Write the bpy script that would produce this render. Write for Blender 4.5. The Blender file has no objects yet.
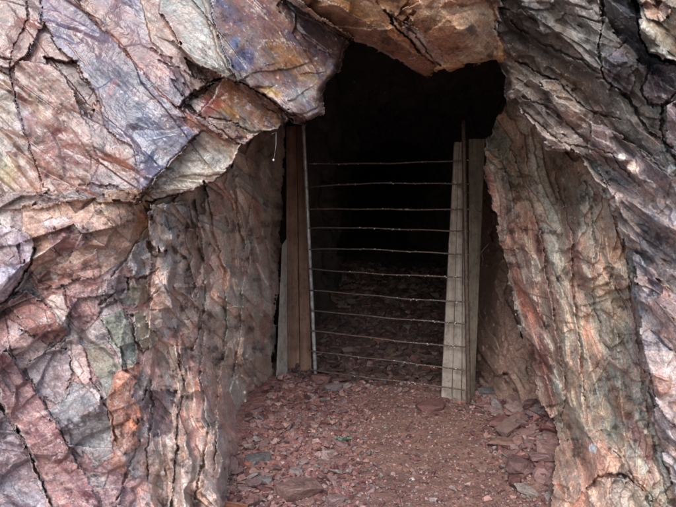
import bpy, bmesh, math, random
import numpy as np
from mathutils import Vector, Matrix
random.seed(7)
C = bpy.context.scene.collection
PI = math.pi
# ------------------------------------------------------------------ camera frame
F = 650.0; PITCH = math.radians(5.0); CAMZ = 1.63
CP, SP = math.cos(PITCH), math.sin(PITCH)

def P(x, y, Y):
    """point at world depth Y seen at photo pixel (x, y); numpy friendly"""
    cx = (x - 338.0) / F; cy = (253.5 - y) / F
    dy = CP + cy * SP; dz = cy * CP - SP
    t = Y / dy
    return cx * t, dy * t, CAMZ + dz * t
def PV(x, y, Y): return Vector(P(x, y, Y))
def floor_Y(y):
    cy = (253.5 - y) / F
    return -CAMZ * (CP + cy * SP) / (cy * CP - SP)

# ------------------------------------------------------------------ numpy noise
def _h(ix, iy, s):
    n = (ix.astype(np.int64) * 374761393 + iy.astype(np.int64) * 668265263 + s * 974634777) & 0xffffffff
    n = ((n ^ (n >> 13)) * 1274126177) & 0xffffffff
    n = ((n ^ (n >> 16)) * 2246822519) & 0xffffffff
    n = n ^ (n >> 15)
    return (n & 0xffffff) / float(0x1000000)
def vnoise(x, y, s):
    ix = np.floor(x); iy = np.floor(y); fx = x - ix; fy = y - iy
    fx = fx * fx * fx * (fx * (fx * 6 - 15) + 10); fy = fy * fy * fy * (fy * (fy * 6 - 15) + 10)
    a = _h(ix, iy, s); b = _h(ix + 1, iy, s); c = _h(ix, iy + 1, s); d = _h(ix + 1, iy + 1, s)
    return (a + (b - a) * fx) * (1 - fy) + (c + (d - c) * fx) * fy
def fbm(x, y, s, o=4, g=0.5):
    r = 0.0; a = 1.0; t = 0.0
    for k in range(o):
        r = r + a * (vnoise(x * 2.03 ** k + 17.3 * k, y * 2.03 ** k - 9.1 * k, s + k * 31) - 0.5); t += a; a *= g
    return r / t * 2.0           # about -1..1
def rot(x, y, deg):
    """u along direction deg (image, clockwise from +x, y down), v across"""
    a = math.radians(deg); return x * math.cos(a) + y * math.sin(a), -x * math.sin(a) + y * math.cos(a)
def cells(u, v, s, jit=0.9):
    """nearest and second nearest jittered feature; returns F1, F2, du, dv, ids"""
    iu = np.floor(u); iv = np.floor(v)
    f1 = np.full(u.shape, 9.0); f2 = np.full(u.shape, 9.0)
    du = np.zeros_like(u); dv = np.zeros_like(u); gi = np.zeros_like(u); gj = np.zeros_like(u)
    for a in (-1, 0, 1):
        for b in (-1, 0, 1):
            cu = iu + a; cv = iv + b
            pu = cu + 0.5 + jit * (_h(cu, cv, s) - 0.5); pv = cv + 0.5 + jit * (_h(cu, cv, s + 1) - 0.5)
            d = (u - pu) ** 2 + (v - pv) ** 2
            m = d < f1
            f2 = np.where(m, f1, np.minimum(f2, d))
            f1 = np.where(m, d, f1)
            du = np.where(m, u - pu, du); dv = np.where(m, v - pv, dv); gi = np.where(m, cu, gi); gj = np.where(m, cv, gj)
    return np.sqrt(f1), np.sqrt(f2), du, dv, gi, gj
def facets(x, y, deg, lu, lv, s, off, tilt, warp=0.35, groove=0.0, gw=0.12):
    """broken-rock relief: every cell its own tilted plane, steps between cells"""
    u, v = rot(x, y, deg); u = u / lu; v = v / lv
    u = u + warp * fbm(u * 0.9, v * 0.9, s + 5, 3); v = v + warp * fbm(u * 0.9 + 40, v * 0.9, s + 9, 3)
    f1, f2, du, dv, gi, gj = cells(u, v, s)
    r0 = _h(gi, gj, s + 11) - 0.5; r1 = _h(gi, gj, s + 12) - 0.5; r2 = _h(gi, gj, s + 13) - 0.5; r3 = _h(gi, gj, s + 14)
    h = off * 2 * r0 + tilt * 2 * (r1 * du + r2 * dv)
    if groove: h = h + groove * np.clip(1 - (f2 - f1) / gw, 0, 1) ** 1.5
    return h, r3, r0 + .5
def trin(u, v, s):
    """piecewise linear noise: flat triangles meeting in sharp creases, -1..1"""
    iu = np.floor(u); iv = np.floor(v); fu = u - iu; fv = v - iv
    a = _h(iu, iv, s); b = _h(iu + 1, iv, s); c = _h(iu, iv + 1, s); d = _h(iu + 1, iv + 1, s)
    alt = _h(iu, iv, s + 77) > .5
    t1 = np.where(fu > fv, a + (b - a) * fu + (d - b) * fv, a + (d - c) * fu + (c - a) * fv)
    t2 = np.where(fu + fv < 1, a + (b - a) * fu + (c - a) * fv, d + (c - d) * (1 - fu) + (b - d) * (1 - fv))
    return 2 * np.where(alt, t2, t1) - 1
def chisel(x, y, deg, lu, lv, s, h, warp=.55):
    """hard angular facets without steps: triangle noise on a triangle-warped lattice"""
    u, v = rot(x, y, deg); u = u / lu; v = v / lv; u = u + v * .37
    a = trin(u * .6 + 3.1, v * .6, s + 1); b = trin(u * .6, v * .6 + 7.7, s + 2)
    u, v = u + warp * a, v + warp * b
    return h * trin(u, v, s)
def terrace(f, x, y, step, tx=0., ty=0., keep=.22, sd=0):
    """break a relief into parallel flat sheets with sharp risers; returns relief and a 0..1 value per sheet"""
    ref = (tx * x + ty * y) / 100.0; g = (f + ref) / step
    k = np.floor(g); r = g - k
    t = step * (k + np.clip((r - .86) / .14, 0, 1) + .10 * r) / 1.10 - ref
    return keep * f + (1 - keep) * t, _h(k + 500, k * 0 + sd, 3 + sd)
def ledges(x, y, deg, period, s, h, warp=0.5, lu=90.0, duty=.3):
    """overlapping sheets of strata: saw-tooth relief across the bedding"""
    u, v = rot(x, y, deg)
    v = v / period + warp * fbm(u / lu, v / period * .35, s, 4) * 2
    k = np.floor(v); f = v - k
    a = _h(k, np.floor(u / (lu * 1.3) + _h(k, k, s + 3) * 7), s + 1)
    return h * (0.35 + a) * (np.clip(f / duty, 0, 1) * np.clip((1 - f) / (1 - duty), 0, 1) ** .8)

def seg_dist(x, y, pts, closed=True):
    d = np.full(x.shape, 1e9); n = len(pts)
    for i in range(n if closed else n - 1):
        ax, ay = pts[i]; bx, by = pts[(i + 1) % n]
        ex, ey = bx - ax, by - ay; L = ex * ex + ey * ey + 1e-9
        t = np.clip(((x - ax) * ex + (y - ay) * ey) / L, 0, 1)
        d = np.minimum(d, (x - ax - t * ex) ** 2 + (y - ay - t * ey) ** 2)
    return np.sqrt(d)
def inside(x, y, pts):
    r = np.zeros(x.shape, bool); n = len(pts)
    for i in range(n):
        ax, ay = pts[i]; bx, by = pts[(i + 1) % n]
        if ay == by: continue
        c = ((ay > y) != (by > y)) & (x < (bx - ax) * (y - ay) / (by - ay) + ax)
        r ^= c
    return r
def sdist(x, y, pts):
    d = seg_dist(x, y, pts); return np.where(inside(x, y, pts), -d, d)
def rbf(pts, x, y):
    """thin plate spline through control depths"""
    p = np.array(pts, float); q = p[:, :2] / 100.0; n = len(p)
    r2 = ((q[:, None] - q[None]) ** 2).sum(-1)
    K = 0.5 * r2 * np.log(r2 + 1e-12)
    A = np.zeros((n + 3, n + 3)); A[:n, :n] = K + np.eye(n) * 1e-4
    A[:n, n] = 1; A[:n, n + 1:] = q; A[n, :n] = 1; A[n + 1:, :n] = q.T
    w = np.linalg.solve(A, np.r_[p[:, 2], 0, 0, 0])
    out = w[n] + w[n + 1] * x / 100 + w[n + 2] * y / 100
    for i in range(n):
        d = (x / 100 - q[i, 0]) ** 2 + (y / 100 - q[i, 1]) ** 2
        out = out + w[i] * 0.5 * d * np.log(d + 1e-12)
    return out
def sm(t, a, b):
    t = np.clip((t - a) / (b - a), 0, 1); return t * t * (3 - 2 * t)
def lin(c):
    c = np.array(c, float) / 255.0
    return np.where(c <= 0.04045, c / 12.92, ((c + 0.055) / 1.055) ** 2.4)
ALB = 0.80     # display colour -> base colour gain

# ------------------------------------------------------------------ materials
def newmat(name):
    m = bpy.data.materials.new(name); m.use_nodes = True
    nt = m.node_tree; b = nt.nodes['Principled BSDF']; return m, nt, b
def N(nt, t, **k):
    n = nt.nodes.new(t)
    for a, v in k.items():
        if a in n.inputs: n.inputs[a].default_value = v
        else: setattr(n, a, v)
    return n
def tex(nt, kind, scale, detail=4, rough=.6, coord=None, **k):
    n = nt.nodes.new(kind); n.inputs['Scale'].default_value = scale
    if 'Detail' in n.inputs: n.inputs['Detail'].default_value = detail
    if 'Roughness' in n.inputs: n.inputs['Roughness'].default_value = rough
    for a, v in k.items(): setattr(n, a, v)
    if coord is not None: nt.links.new(coord, n.inputs['Vector'])
    return n
def ramp(nt, inp, stops):
    r = nt.nodes.new('ShaderNodeValToRGB'); e = r.color_ramp.elements
    while len(e) < len(stops): e.new(0.5)
    for i, (p, c) in enumerate(stops):
        e[i].position = p; e[i].color = (c, c, c, 1) if not isinstance(c, (tuple, list)) else tuple(c) + (1,)
    nt.links.new(inp, r.inputs[0]); return r.outputs[0]
def mixc(nt, mode, fac, a, b):
    m = nt.nodes.new('ShaderNodeMix'); m.data_type = 'RGBA'; m.blend_type = mode
    for s, v in ((0, fac), (6, a), (7, b)):
        if isinstance(v, bpy.types.NodeSocket): nt.links.new(v, m.inputs[s])
        else: m.inputs[s].default_value = v if s == 0 else (tuple(v) + (1,))[:4]
    return m.outputs[2]

def rock_material(name, bump=1.0, rlo=.42, rhi=.8, grain=.5):
    m, nt, b = newmat(name)
    tc = nt.nodes.new('ShaderNodeTexCoord').outputs['Object']
    col = nt.nodes.new('ShaderNodeVertexColor'); col.layer_name = 'Col'
    n1 = tex(nt, 'ShaderNodeTexNoise', 38, 5, .7, tc)
    n2 = tex(nt, 'ShaderNodeTexNoise', 9, 3, .62, tc)
    n3 = tex(nt, 'ShaderNodeTexNoise', 150, 2, .7, tc)
    v = ramp(nt, n1.outputs[0], [(.28, .58), (.5, 1.0), (.74, 1.5)])
    c = mixc(nt, 'MULTIPLY', .8, col.outputs[0], v)
    v2 = ramp(nt, n3.outputs[0], [(.3, .7), (.55, 1.0), (.72, 1.45)])
    c = mixc(nt, 'MULTIPLY', .9 * grain, c, v2)
    # rusty and pale mineral stains
    n4 = tex(nt, 'ShaderNodeTexNoise', 5.5, 6, .7, tc)
    f = ramp(nt, n4.outputs[0], [(.56, 0.0), (.68, .22)])
    c = mixc(nt, 'MIX', f, c, mixc(nt, 'MULTIPLY', 1, c, (1.35, .82, .62)))
    n5 = tex(nt, 'ShaderNodeTexNoise', 24, 6, .75, tc)
    f = ramp(nt, n5.outputs[0], [(.64, 0.0), (.74, .38)])
    c = mixc(nt, 'MIX', f, c, (.50, .46, .45))
    f = ramp(nt, n5.outputs[0], [(.28, .7), (.38, 0.0)])
    c = mixc(nt, 'MIX', f, c, mixc(nt, 'MULTIPLY', 1, c, (.4, .36, .38)))
    gr = tex(nt, 'ShaderNodeTexVoronoi', 120, 2, .5, tc, feature='F1'); sp_ = nt.nodes.new('ShaderNodeSeparateColor'); nt.links.new(gr.outputs['Color'], sp_.inputs[0])
    c = mixc(nt, 'MULTIPLY', .85 * grain, c, ramp(nt, sp_.outputs[0], [(0, .66), (.5, .98), (.86, 1.15), (1, 1.9)]))
    nt.links.new(c, b.inputs['Base Color'])
    r = ramp(nt, n2.outputs[0], [(.3, rlo), (.7, rhi)])
    nt.links.new(r, b.inputs['Roughness'])
    b.inputs['Specular IOR Level'].default_value = .55
    vo = tex(nt, 'ShaderNodeTexVoronoi', 46, 2, .5, None, feature='F1')
    wp = nt.nodes.new('ShaderNodeVectorMath'); wp.operation = 'MULTIPLY_ADD'
    nt.links.new(n2.outputs[1], wp.inputs[0]); wp.inputs[1].default_value = (.12, .12, .12); nt.links.new(tc, wp.inputs[2])
    nt.links.new(wp.outputs[0], vo.inputs['Vector'])
    bp = nt.nodes.new('ShaderNodeBump'); bp.inputs['Strength'].default_value = .34 * bump; bp.inputs['Distance'].default_value = .008
    bp2 = nt.nodes.new('ShaderNodeBump'); bp2.inputs['Strength'].default_value = .26 * bump; bp2.inputs['Distance'].default_value = .01
    bp3 = nt.nodes.new('ShaderNodeBump'); bp3.inputs['Strength'].default_value = .9 * bump * grain; bp3.inputs['Distance'].default_value = .005
    nt.links.new(n1.outputs[0], bp.inputs['Height']); nt.links.new(vo.outputs['Distance'], bp2.inputs['Height']); nt.links.new(n3.outputs[0], bp3.inputs['Height'])
    nt.links.new(bp.outputs[0], bp2.inputs['Normal']); nt.links.new(bp2.outputs[0], bp3.inputs['Normal'])
    nt.links.new(bp3.outputs[0], b.inputs['Normal'])
    return m

def tag(o, label=None, cat=None, group=None, kind=None):
    if label: o['label'] = label
    if cat: o['category'] = cat
    if group: o['group'] = group
    if kind: o['kind'] = kind
    return o
def mesh_np(name, co, quads, mat, col=None, smooth=True, parent=None):
    me = bpy.data.meshes.new(name)
    nv = len(co); nq = len(quads)
    me.vertices.add(nv); me.vertices.foreach_set('co', np.ascontiguousarray(co, np.float32).ravel())
    me.loops.add(nq * 4); me.loops.foreach_set('vertex_index', np.ascontiguousarray(quads, np.int32).ravel())
    me.polygons.add(nq); me.polygons.foreach_set('loop_start', np.arange(0, nq * 4, 4, dtype=np.int32))
    me.polygons.foreach_set('use_smooth', np.full(nq, smooth))
    me.update(calc_edges=True)
    if col is not None:
        at = me.color_attributes.new('Col', 'FLOAT_COLOR', 'POINT')
        a = np.ones((nv, 4), np.float32); a[:, :3] = col; at.data.foreach_set('color', a.ravel())
    me.materials.append(mat)
    o = bpy.data.objects.new(name, me); C.objects.link(o)
    if parent: o.parent = parent
    return o

# ================================================================== ROCK PORTAL
STEP = 0.8
def axis(lo, hi, far_lo, far_hi):
    a = list(np.arange(lo, hi + .01, STEP))
    s = STEP; x = hi
    right = []
    while x < far_hi: s = min(s * 1.12, 60); x += s; right.append(x)
    s = STEP; x = lo; left = []
    while x > far_lo: s = min(s * 1.12, 60); x -= s; left.append(x)
    return np.array(left[::-1] + a + right)
gx = axis(-24, 700, -1500, 2150); gy = axis(-24, 531, -900, 900)
X, Yp = np.meshgrid(gx, gy); SH = X.shape
# wobble the coordinates so traced outlines come out ragged
wx = X + 1.6 * fbm(X / 13, Yp / 13, 501, 4, .6) + .6 * fbm(X / 3.1, Yp / 3.1, 503, 2)
wy = Yp + 1.6 * fbm(X / 13 + 50, Yp / 13, 502, 4, .6) + .6 * fbm(X / 3.1, Yp / 3.1 + 9, 504, 2)
wsx, wsy = wx.copy(), wy.copy()
for cs0, am, sd0 in ((17., 2.3, 505), (7., .7, 508)):
    u, v = rot(X, Yp, 40); _, _, _, _, gi_, gj_ = cells(u / cs0, v / (cs0 * .7), sd0)
    wx = wx + am * 2 * (_h(gi_, gj_, sd0 + 1) - .5); wy = wy + am * 2 * (_h(gi_, gj_, sd0 + 2) - .5)

hole = [(350, 42), (372, 50), (400, 64), (425, 77), (447, 71), (470, 66), (498, 63), (507, 75), (505, 90), (504, 108), (492, 128), (483, 150),
        (487, 180), (497, 230), (510, 280), (520, 330), (534, 380), (544, 405), (556, 425), (560, 445), (552, 470), (560, 950), (272, 950), (272, 420),
        (273, 395), (273, 380), (276, 300), (282, 230), (285, 160), (286, 124), (308, 123), (325, 115), (322, 92), (338, 72)]
slab = [(-2000, -1500), (262, -1500), (284, -2), (351, 38), (352, 46), (340, 74), (324, 92), (327, 116), (309, 125), (288, 119), (278, 130), (262, 132), (243, 144),
        (234, 163), (212, 181), (190, 191), (160, 199), (135, 203), (60, 196), (0, 192), (-2000, 150)]
roof = [(262, -1500), (284, -2), (350, 42), (372, 48), (400, 62), (425, 80), (447, 74), (470, 70), (499, 66), (506, 60), (496, 30), (500, -2), (560, -1500)]
ridge = [(500, -2), (496, 30), (502, 62), (500, 80), (505, 95), (517, 112), (532, 128), (545, 147), (566, 150), (580, 158), (594, 175), (606, 200), (622, 235),
         (630, 270), (634, 300), (642, 345), (652, 385), (656, 430), (672, 480), (690, 540), (760, 950), (2500, 950), (2500, -1500), (560, -1500)]
m_hole = inside(wx, wy, hole)
m_slab = inside(wx, wy, slab); m_roof = inside(wx, wy, roof) & ~m_slab; m_ridge = inside(wx, wy, ridge) & ~m_roof
m_rw = (~m_slab & ~m_roof & ~m_ridge & (X > 400)); m_lw = ~m_slab & ~m_roof & ~m_ridge & (X <= 400)

far = [(-700, -300, 3.2), (-700, 200, 2.6), (-700, 600, 2.5), (-1500, -800, 6), (-1500, 200, 2.3), (-1500, 800, 2.2), (-700, -900, 6.5)]
D_slab = rbf([(0, 0, 3.24), (0, 100, 3.13), (0, 200, 3.05), (100, 0, 3.28), (100, 100, 3.14), (130, 195, 3.05), (200, 130, 3.12), (200, 0, 3.30),
              (240, 140, 3.2), (310, 115, 3.35), (345, 50, 3.45), (280, 0, 3.45), (150, -300, 4.3), (300, -900, 7.5), (300, -300, 4.4)] + far, X, Yp)
D_lw = rbf([(0, 195, 3.05), (0, 300, 3.0), (0, 400, 2.93), (0, 500, 2.82), (80, 197, 3.08), (80, 300, 3.06), (80, 400, 3.0), (80, 500, 2.9), (135, 205, 3.18),
            (135, 300, 3.2), (135, 400, 3.12), (140, 500, 3.0), (185, 200, 3.7), (185, 300, 3.6), (185, 400, 3.42), (190, 500, 3.12), (185, 100, 3.9),
            (230, 150, 4.5), (230, 250, 4.35), (225, 350, 4.15), (232, 440, 3.85), (220, 507, 3.24), (226, 480, 3.6), (241, 440, 4.2), (246, 410, 4.85), (260, 392, 5.3), (270, 380, 5.6), (284, 380, 6.2), (260, 430, 5.0), (245, 480, 4.3), (240, 520, 3.7), (265, 520, 4.6),
            (265, 300, 5.0), (265, 200, 5.1), (280, 150, 5.7), (276, 250, 5.75), (274, 350, 5.7), (296, 200, 6.6), (296, 380, 6.8), (300, 100, 6.2),
            (215, 700, 2.6), (100, 700, 2.6), (265, 700, 3.4), (0, 950, 2.4), (150, 950, 2.4), (275, 950, 3.2), (-700, 950, 2.3)] + [(-700, 200, 2.6), (-700, 800, 2.4), (-1500, 200, 2.3), (-1500, 800, 2.2)], X, Yp)
D_roof = rbf([(290, 0, 3.35), (350, 42, 3.38), (425, 76, 3.3), (500, 62, 3.5), (330, 0, 3.1), (380, 30, 3.1), (400, 0, 2.9), (430, 60, 3.2), (450, 0, 2.9),
              (460, 30, 3.0), (490, 20, 3.15), (400, -60, 3.1), (400, -300, 4.4), (400, -900, 7.5), (200, -300, 4.4), (600, -300, 4.4)], X, Yp)
D_ridge = rbf([(505, 60, 3.5), (520, 110, 3.55), (548, 147, 3.5), (505, 10, 3.35), (560, 60, 3.35), (580, 0, 3.25), (640, 0, 3.05), (676, 0, 2.95), (600, 170, 3.3),
               (625, 230, 3.2), (640, 300, 3.12), (652, 400, 3.0), (676, 480, 2.85), (676, 200, 2.95), (676, 100, 2.98), (620, 100, 3.15), (676, 350, 2.88), (620, -300, 4.3),
               (600, -900, 7.5), (1400, -900, 6.5), (1400, -300, 3.4), (1400, 200, 2.5), (1400, 800, 2.3), (2100, 200, 2.3), (2100, 800, 2.2), (2100, -800, 6), (760, 950, 2.4), (1400, 950, 2.2), (680, 700, 2.5)], X, Yp)
D_rw = rbf([(484, 150, 4.7), (497, 230, 4.65), (515, 310, 4.5), (535, 380, 4.4), (556, 432, 4.1), (548, 470, 3.75), (550, 510, 3.32), (505, 110, 4.6), (540, 160, 4.35),
            (545, 260, 4.15), (565, 330, 3.95), (590, 430, 3.5), (600, 507, 3.12), (590, 200, 3.9), (620, 300, 3.5), (640, 400, 3.25), (655, 480, 3.0), (560, 700, 2.6),
            (700, 600, 2.6), (700, 950, 2.4), (540, 950, 2.6), (600, 150, 3.8), (520, 90, 4.6)], X, Yp)

col = np.zeros(SH + (3,))
def win(xs, ys, m):
    i0, i1 = np.searchsorted(gx, (min(xs) - m, max(xs) + m)); j0, j1 = np.searchsorted(gy, (min(ys) - m, max(ys) + m))
    return slice(j0, j1), slice(i0, i1)
def mixcol(mask, c, w):
    w = (w * mask)[..., None]; col[:] = col * (1 - w) + np.asarray(c) * w
def pick(t, cols):
    """t 0..1 through a list of display colours"""
    L = np.array([lin(c) for c in cols]); t = np.clip(t, 0, .9999) * (len(cols) - 1); i = np.floor(t).astype(int); f = (t - i)[..., None]
    return L[i] * (1 - f) + L[i + 1] * f

# ---- relief of each mass
def lumps(x, y, deg, lu, lv, s, h, warp=.4):
    """rounded knobs with sharp creases between them"""
    u, v = rot(x, y, deg); u = u / lu; v = v / lv
    u, v = u + warp * fbm(u * .9, v * .9, s + 5, 3), v + warp * fbm(u * .9 + 40, v * .9, s + 9, 3)
    f1, f2, du, dv, gi, gj = cells(u, v, s)
    return -h * (.4 + .9 * _h(gi, gj, s + 11)) * np.clip(1 - 1.1 * f1 * f1, 0, 1), _h(gi, gj, s + 14)
nz = fbm(X / 60, Yp / 60, 11, 5)
D = np.zeros(SH)
def mass(m):
    return X[m], Yp[m], nz[m]
# left slab: big smooth bedding surfaces with low steps
x_, y_, n_ = mass(m_slab)
h1, c1, _ = facets(x_, y_, 42, 130, 40, 21, .010, .02, .15)
c3 = c1
rugg = sm(x_ + 20 * n_, 205, 262) * sm(y_ + 20 * n_, 40, 75) * (x_ < 380) + sm(y_ - .1 * x_, 128, 165) * (x_ > 140) * .8
f_, tk = terrace(chisel(x_, y_, 44, 110, 44, 24, .045) + chisel(x_, y_, 42, 44, 17, 25, .010) + chisel(x_, y_, 36, 15, 7, 26, .0016), x_, y_, .042, -.02, .02, .6, 1)
f2_, _t = terrace(chisel(x_, y_, 20, 26, 16, 27, .030) + chisel(x_, y_, 50, 11, 8, 28, .008), x_, y_, .030, .05, .06, .4, 2)
D[m_slab] = D_slab[m_slab] + h1 + f_ + rugg * f2_ + .02 * n_
tsh = np.zeros(SH); tsh[m_slab] = tk
u_, v_ = rot(x_, y_, 42); t = .5 + .5 * fbm(u_ / 70, v_ / 14, 81, 5) + .35 * (c1 - .5) + .15 * (c3 - .5)
col[m_slab] = pick(t, [(112, 96, 106), (146, 122, 124), (170, 128, 114), (182, 158, 146), (136, 124, 138)])
# lower left: blocky near the camera, vertical knobbly strata towards the gate
x_, y_, n_ = mass(m_lw)
fade = 1 - .8 * sm(x_ + .35 * np.clip(y_ - 400, 0, 200), 258, 278)
a1, e1, _ = facets(x_, y_, -20, 64, 38, 31, .022, .05, .12)
a2, e2, _ = facets(x_, y_, 52, 34, 16, 32, .005, .008, .12)
f_, tk = terrace(chisel(x_, y_, -20, 60, 36, 33, .13) + chisel(x_, y_, 40, 26, 15, 34, .032) + chisel(x_, y_, -10, 11, 7, 35, .005), x_, y_, .10, .10, .05, .5, 3)
rl = a1 + a2 + f_
b1, g1, _ = facets(x_, y_, 82, 60, 26, 41, .05, .05, .12); g2 = g1
f_, tk2 = terrace(chisel(x_, y_, 78, 44, 28, 43, .24) + chisel(x_, y_, 65, 26, 15, 46, .075) + chisel(x_, y_, 90, 11, 8, 48, .016), x_, y_, .105, -.50, .02, .30, 4)
rw_ = b1 + f_ + .07 - ledges(x_ + 6 * trin(x_ / 34, y_ / 20, 47), y_, 86, 31, 44, .16, .22, 45, .14)
w_lw = sm(x_ + 14 * n_ - 8 * np.sin(y_ / 70.), 120, 185)
D[m_lw] = D_lw[m_lw] + rl * (1 - w_lw) + rw_ * w_lw * fade
t = .5 + .45 * fbm(x_ / 40, y_ / 16, 82, 5) + .5 * (e1 - .5) + .3 * (e2 - .5)
cl = pick(t, [(116, 86, 92), (154, 112, 112), (168, 134, 130), (136, 122, 126), (176, 152, 146), (156, 112, 98)])
u_, v_ = rot(x_, y_, 84); t = .5 + .45 * fbm(u_ / 60, v_ / 9, 83, 5) + .4 * (g1 - .5) + .3 * (g2 - .5)
cw = pick(t, [(120, 98, 90), (140, 118, 108), (160, 134, 124), (150, 138, 128), (148, 106, 98), (164, 146, 136)])
tsh[m_lw] = tk * (1 - w_lw) + tk2 * w_lw
col[m_lw] = cl * (1 - w_lw[:, None]) + cw * w_lw[:, None]
# roof
x_, y_, n_ = mass(m_roof)
o1, p1, _ = facets(x_, y_, 28, 70, 30, 71, .02, .03, .2); p2 = p1
f_, tk = terrace(chisel(x_, y_, 25, 56, 34, 72, .12) + chisel(x_, y_, 20, 24, 15, 73, .030) + chisel(x_, y_, 40, 10, 7, 74, .006), x_, y_, .07, .04, .05, .5, 5)
D[m_roof] = D_roof[m_roof] + o1 + f_; tsh[m_roof] = tk
t = .5 + .5 * fbm(x_ / 22, y_ / 12, 86, 5) + .3 * (p1 - .5) + .2 * (p2 - .5)
col[m_roof] = pick(t, [(132, 90, 62), (166, 118, 82), (186, 140, 100), (162, 124, 94)])
# ridge on the right
x_, y_, n_ = mass(m_ridge)
q1, m1, _ = facets(x_, y_, 48, 60, 24, 61, .02, .03, .15); m2 = m1
f_, tk = terrace(chisel(x_, y_, 46, 50, 22, 63, .10) + chisel(x_, y_, 38, 22, 12, 66, .036) + chisel(x_, y_, 50, 9, 7, 67, .007), x_, y_, .058, -.10, .10, .35, 6)
D[m_ridge] = D_ridge[m_ridge] + q1 + f_ - ledges(x_ + 4 * trin(x_ / 24, y_ / 24, 68), y_, 47, 36, 64, .07, .25, 60); tsh[m_ridge] = tk
u_, v_ = rot(x_, y_, 46); t = .5 + .5 * fbm(u_ / 26, v_ / 10, 85, 5) + .4 * (m1 - .5) + .3 * (m2 - .5)
col[m_ridge] = pick(t, [(84, 75, 71), (106, 94, 88), (124, 112, 105), (138, 128, 121), (130, 110, 98)])
# right wall
x_, y_, n_ = mass(m_rw)
d1, k1, _ = facets(x_, y_, 76, 90, 26, 51, .04, .05, .15)
d2, k2, _ = facets(x_, y_, 70, 34, 13, 52, .016, .015, .15)
d5, _, _ = facets(x_, y_, 10, 40, 20, 59, .014, .01, .15)
f_, tk = terrace(chisel(x_, y_, 70, 54, 28, 53, .17) + chisel(x_, y_, 62, 26, 14, 56, .045) + chisel(x_, y_, 80, 11, 8, 57, .010), x_, y_, .072, .30, .03, .35, 7)
D[m_rw] = D_rw[m_rw] + .5 * d1 + .6 * d2 + d5 + .04 + f_ - ledges(x_ + 5 * trin(x_ / 26, y_ / 26, 58), y_, 76, 44, 54, .06, .25, 80, .5); tsh[m_rw] = tk
u_, v_ = rot(x_, y_, 77); t = .5 + .55 * fbm(u_ / 80, v_ / 8, 84, 5) + .4 * (k1 - .5) + .25 * (k2 - .5)
col[m_rw] = pick(t, [(118, 92, 84), (142, 114, 104), (162, 142, 128), (154, 146, 134), (168, 132, 116), (172, 158, 144)])

# ---- traced plates: polygon, depth offset (m, minus = nearer), tilt x / y (m per 100 px), colours, strength
def mixcol(w_, c, w):
    w = w[..., None]; col[w_] = col[w_] * (1 - w) + np.asarray(c) * w
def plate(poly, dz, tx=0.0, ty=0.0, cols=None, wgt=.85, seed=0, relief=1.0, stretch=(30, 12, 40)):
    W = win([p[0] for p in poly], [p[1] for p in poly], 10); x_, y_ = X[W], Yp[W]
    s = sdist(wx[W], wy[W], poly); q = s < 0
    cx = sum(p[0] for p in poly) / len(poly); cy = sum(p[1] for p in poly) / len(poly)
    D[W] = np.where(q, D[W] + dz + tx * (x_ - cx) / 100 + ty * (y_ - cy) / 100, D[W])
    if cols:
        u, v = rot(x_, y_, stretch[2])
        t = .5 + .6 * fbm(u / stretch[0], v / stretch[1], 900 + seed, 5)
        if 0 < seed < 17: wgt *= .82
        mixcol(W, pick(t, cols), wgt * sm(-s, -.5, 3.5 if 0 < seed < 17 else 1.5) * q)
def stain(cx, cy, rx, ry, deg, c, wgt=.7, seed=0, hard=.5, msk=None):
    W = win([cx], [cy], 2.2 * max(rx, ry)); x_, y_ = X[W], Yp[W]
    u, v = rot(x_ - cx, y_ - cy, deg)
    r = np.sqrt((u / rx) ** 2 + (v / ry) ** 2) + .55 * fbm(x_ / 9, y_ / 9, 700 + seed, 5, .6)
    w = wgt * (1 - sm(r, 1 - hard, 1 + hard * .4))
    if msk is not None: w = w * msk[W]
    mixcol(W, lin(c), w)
def line(pts, depth=.05, width=1.3, c=None, wgt=.8, rag=1.0, side=None):
    W = win([p[0] for p in pts], [p[1] for p in pts], 14); x_, y_ = X[W], Yp[W]
    d = seg_dist(x_ + rag * (wsx[W] - x_) * 1.5 + .25 * (wx[W] - x_), y_ + rag * (wsy[W] - y_) * 1.5 + .25 * (wy[W] - y_), pts, False)
    k = vnoise(x_ / 14, y_ / 14, 77 + len(pts))
    w = np.clip(1 - d / (width * (.25 + .8 * k)), 0, 1)
    if depth: D[W] += depth * .62 * np.sqrt(w)
    if c is not None: mixcol(W, lin(c), wgt * sm(w, 0, .6))

BLUE = [(66, 88, 132), (92, 108, 146), (118, 112, 138), (158, 108, 98)]
PURP = [(100, 90, 98), (130, 118, 126), (154, 134, 136), (172, 158, 156)]
TAN = [(116, 108, 98), (152, 140, 128), (176, 164, 152), (140, 122, 112)]
PINK = [(140, 98, 96), (166, 124, 122), (186, 152, 146), (160, 116, 104)]
RED = [(96, 56, 54), (124, 76, 70), (142, 92, 84), (112, 70, 70)]
OCH = [(142, 100, 60), (170, 126, 72), (150, 112, 92), (176, 150, 120)]
GREEN = [(98, 100, 88), (118, 118, 102), (128, 124, 112), (104, 106, 98)]
GREY = [(96, 92, 96), (120, 114, 116), (138, 130, 132), (112, 100, 104)]
BROWN = [(78, 58, 48), (104, 80, 66), (88, 66, 56)]
RUST = [(150, 84, 54), (176, 104, 70), (140, 84, 64)]
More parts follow.
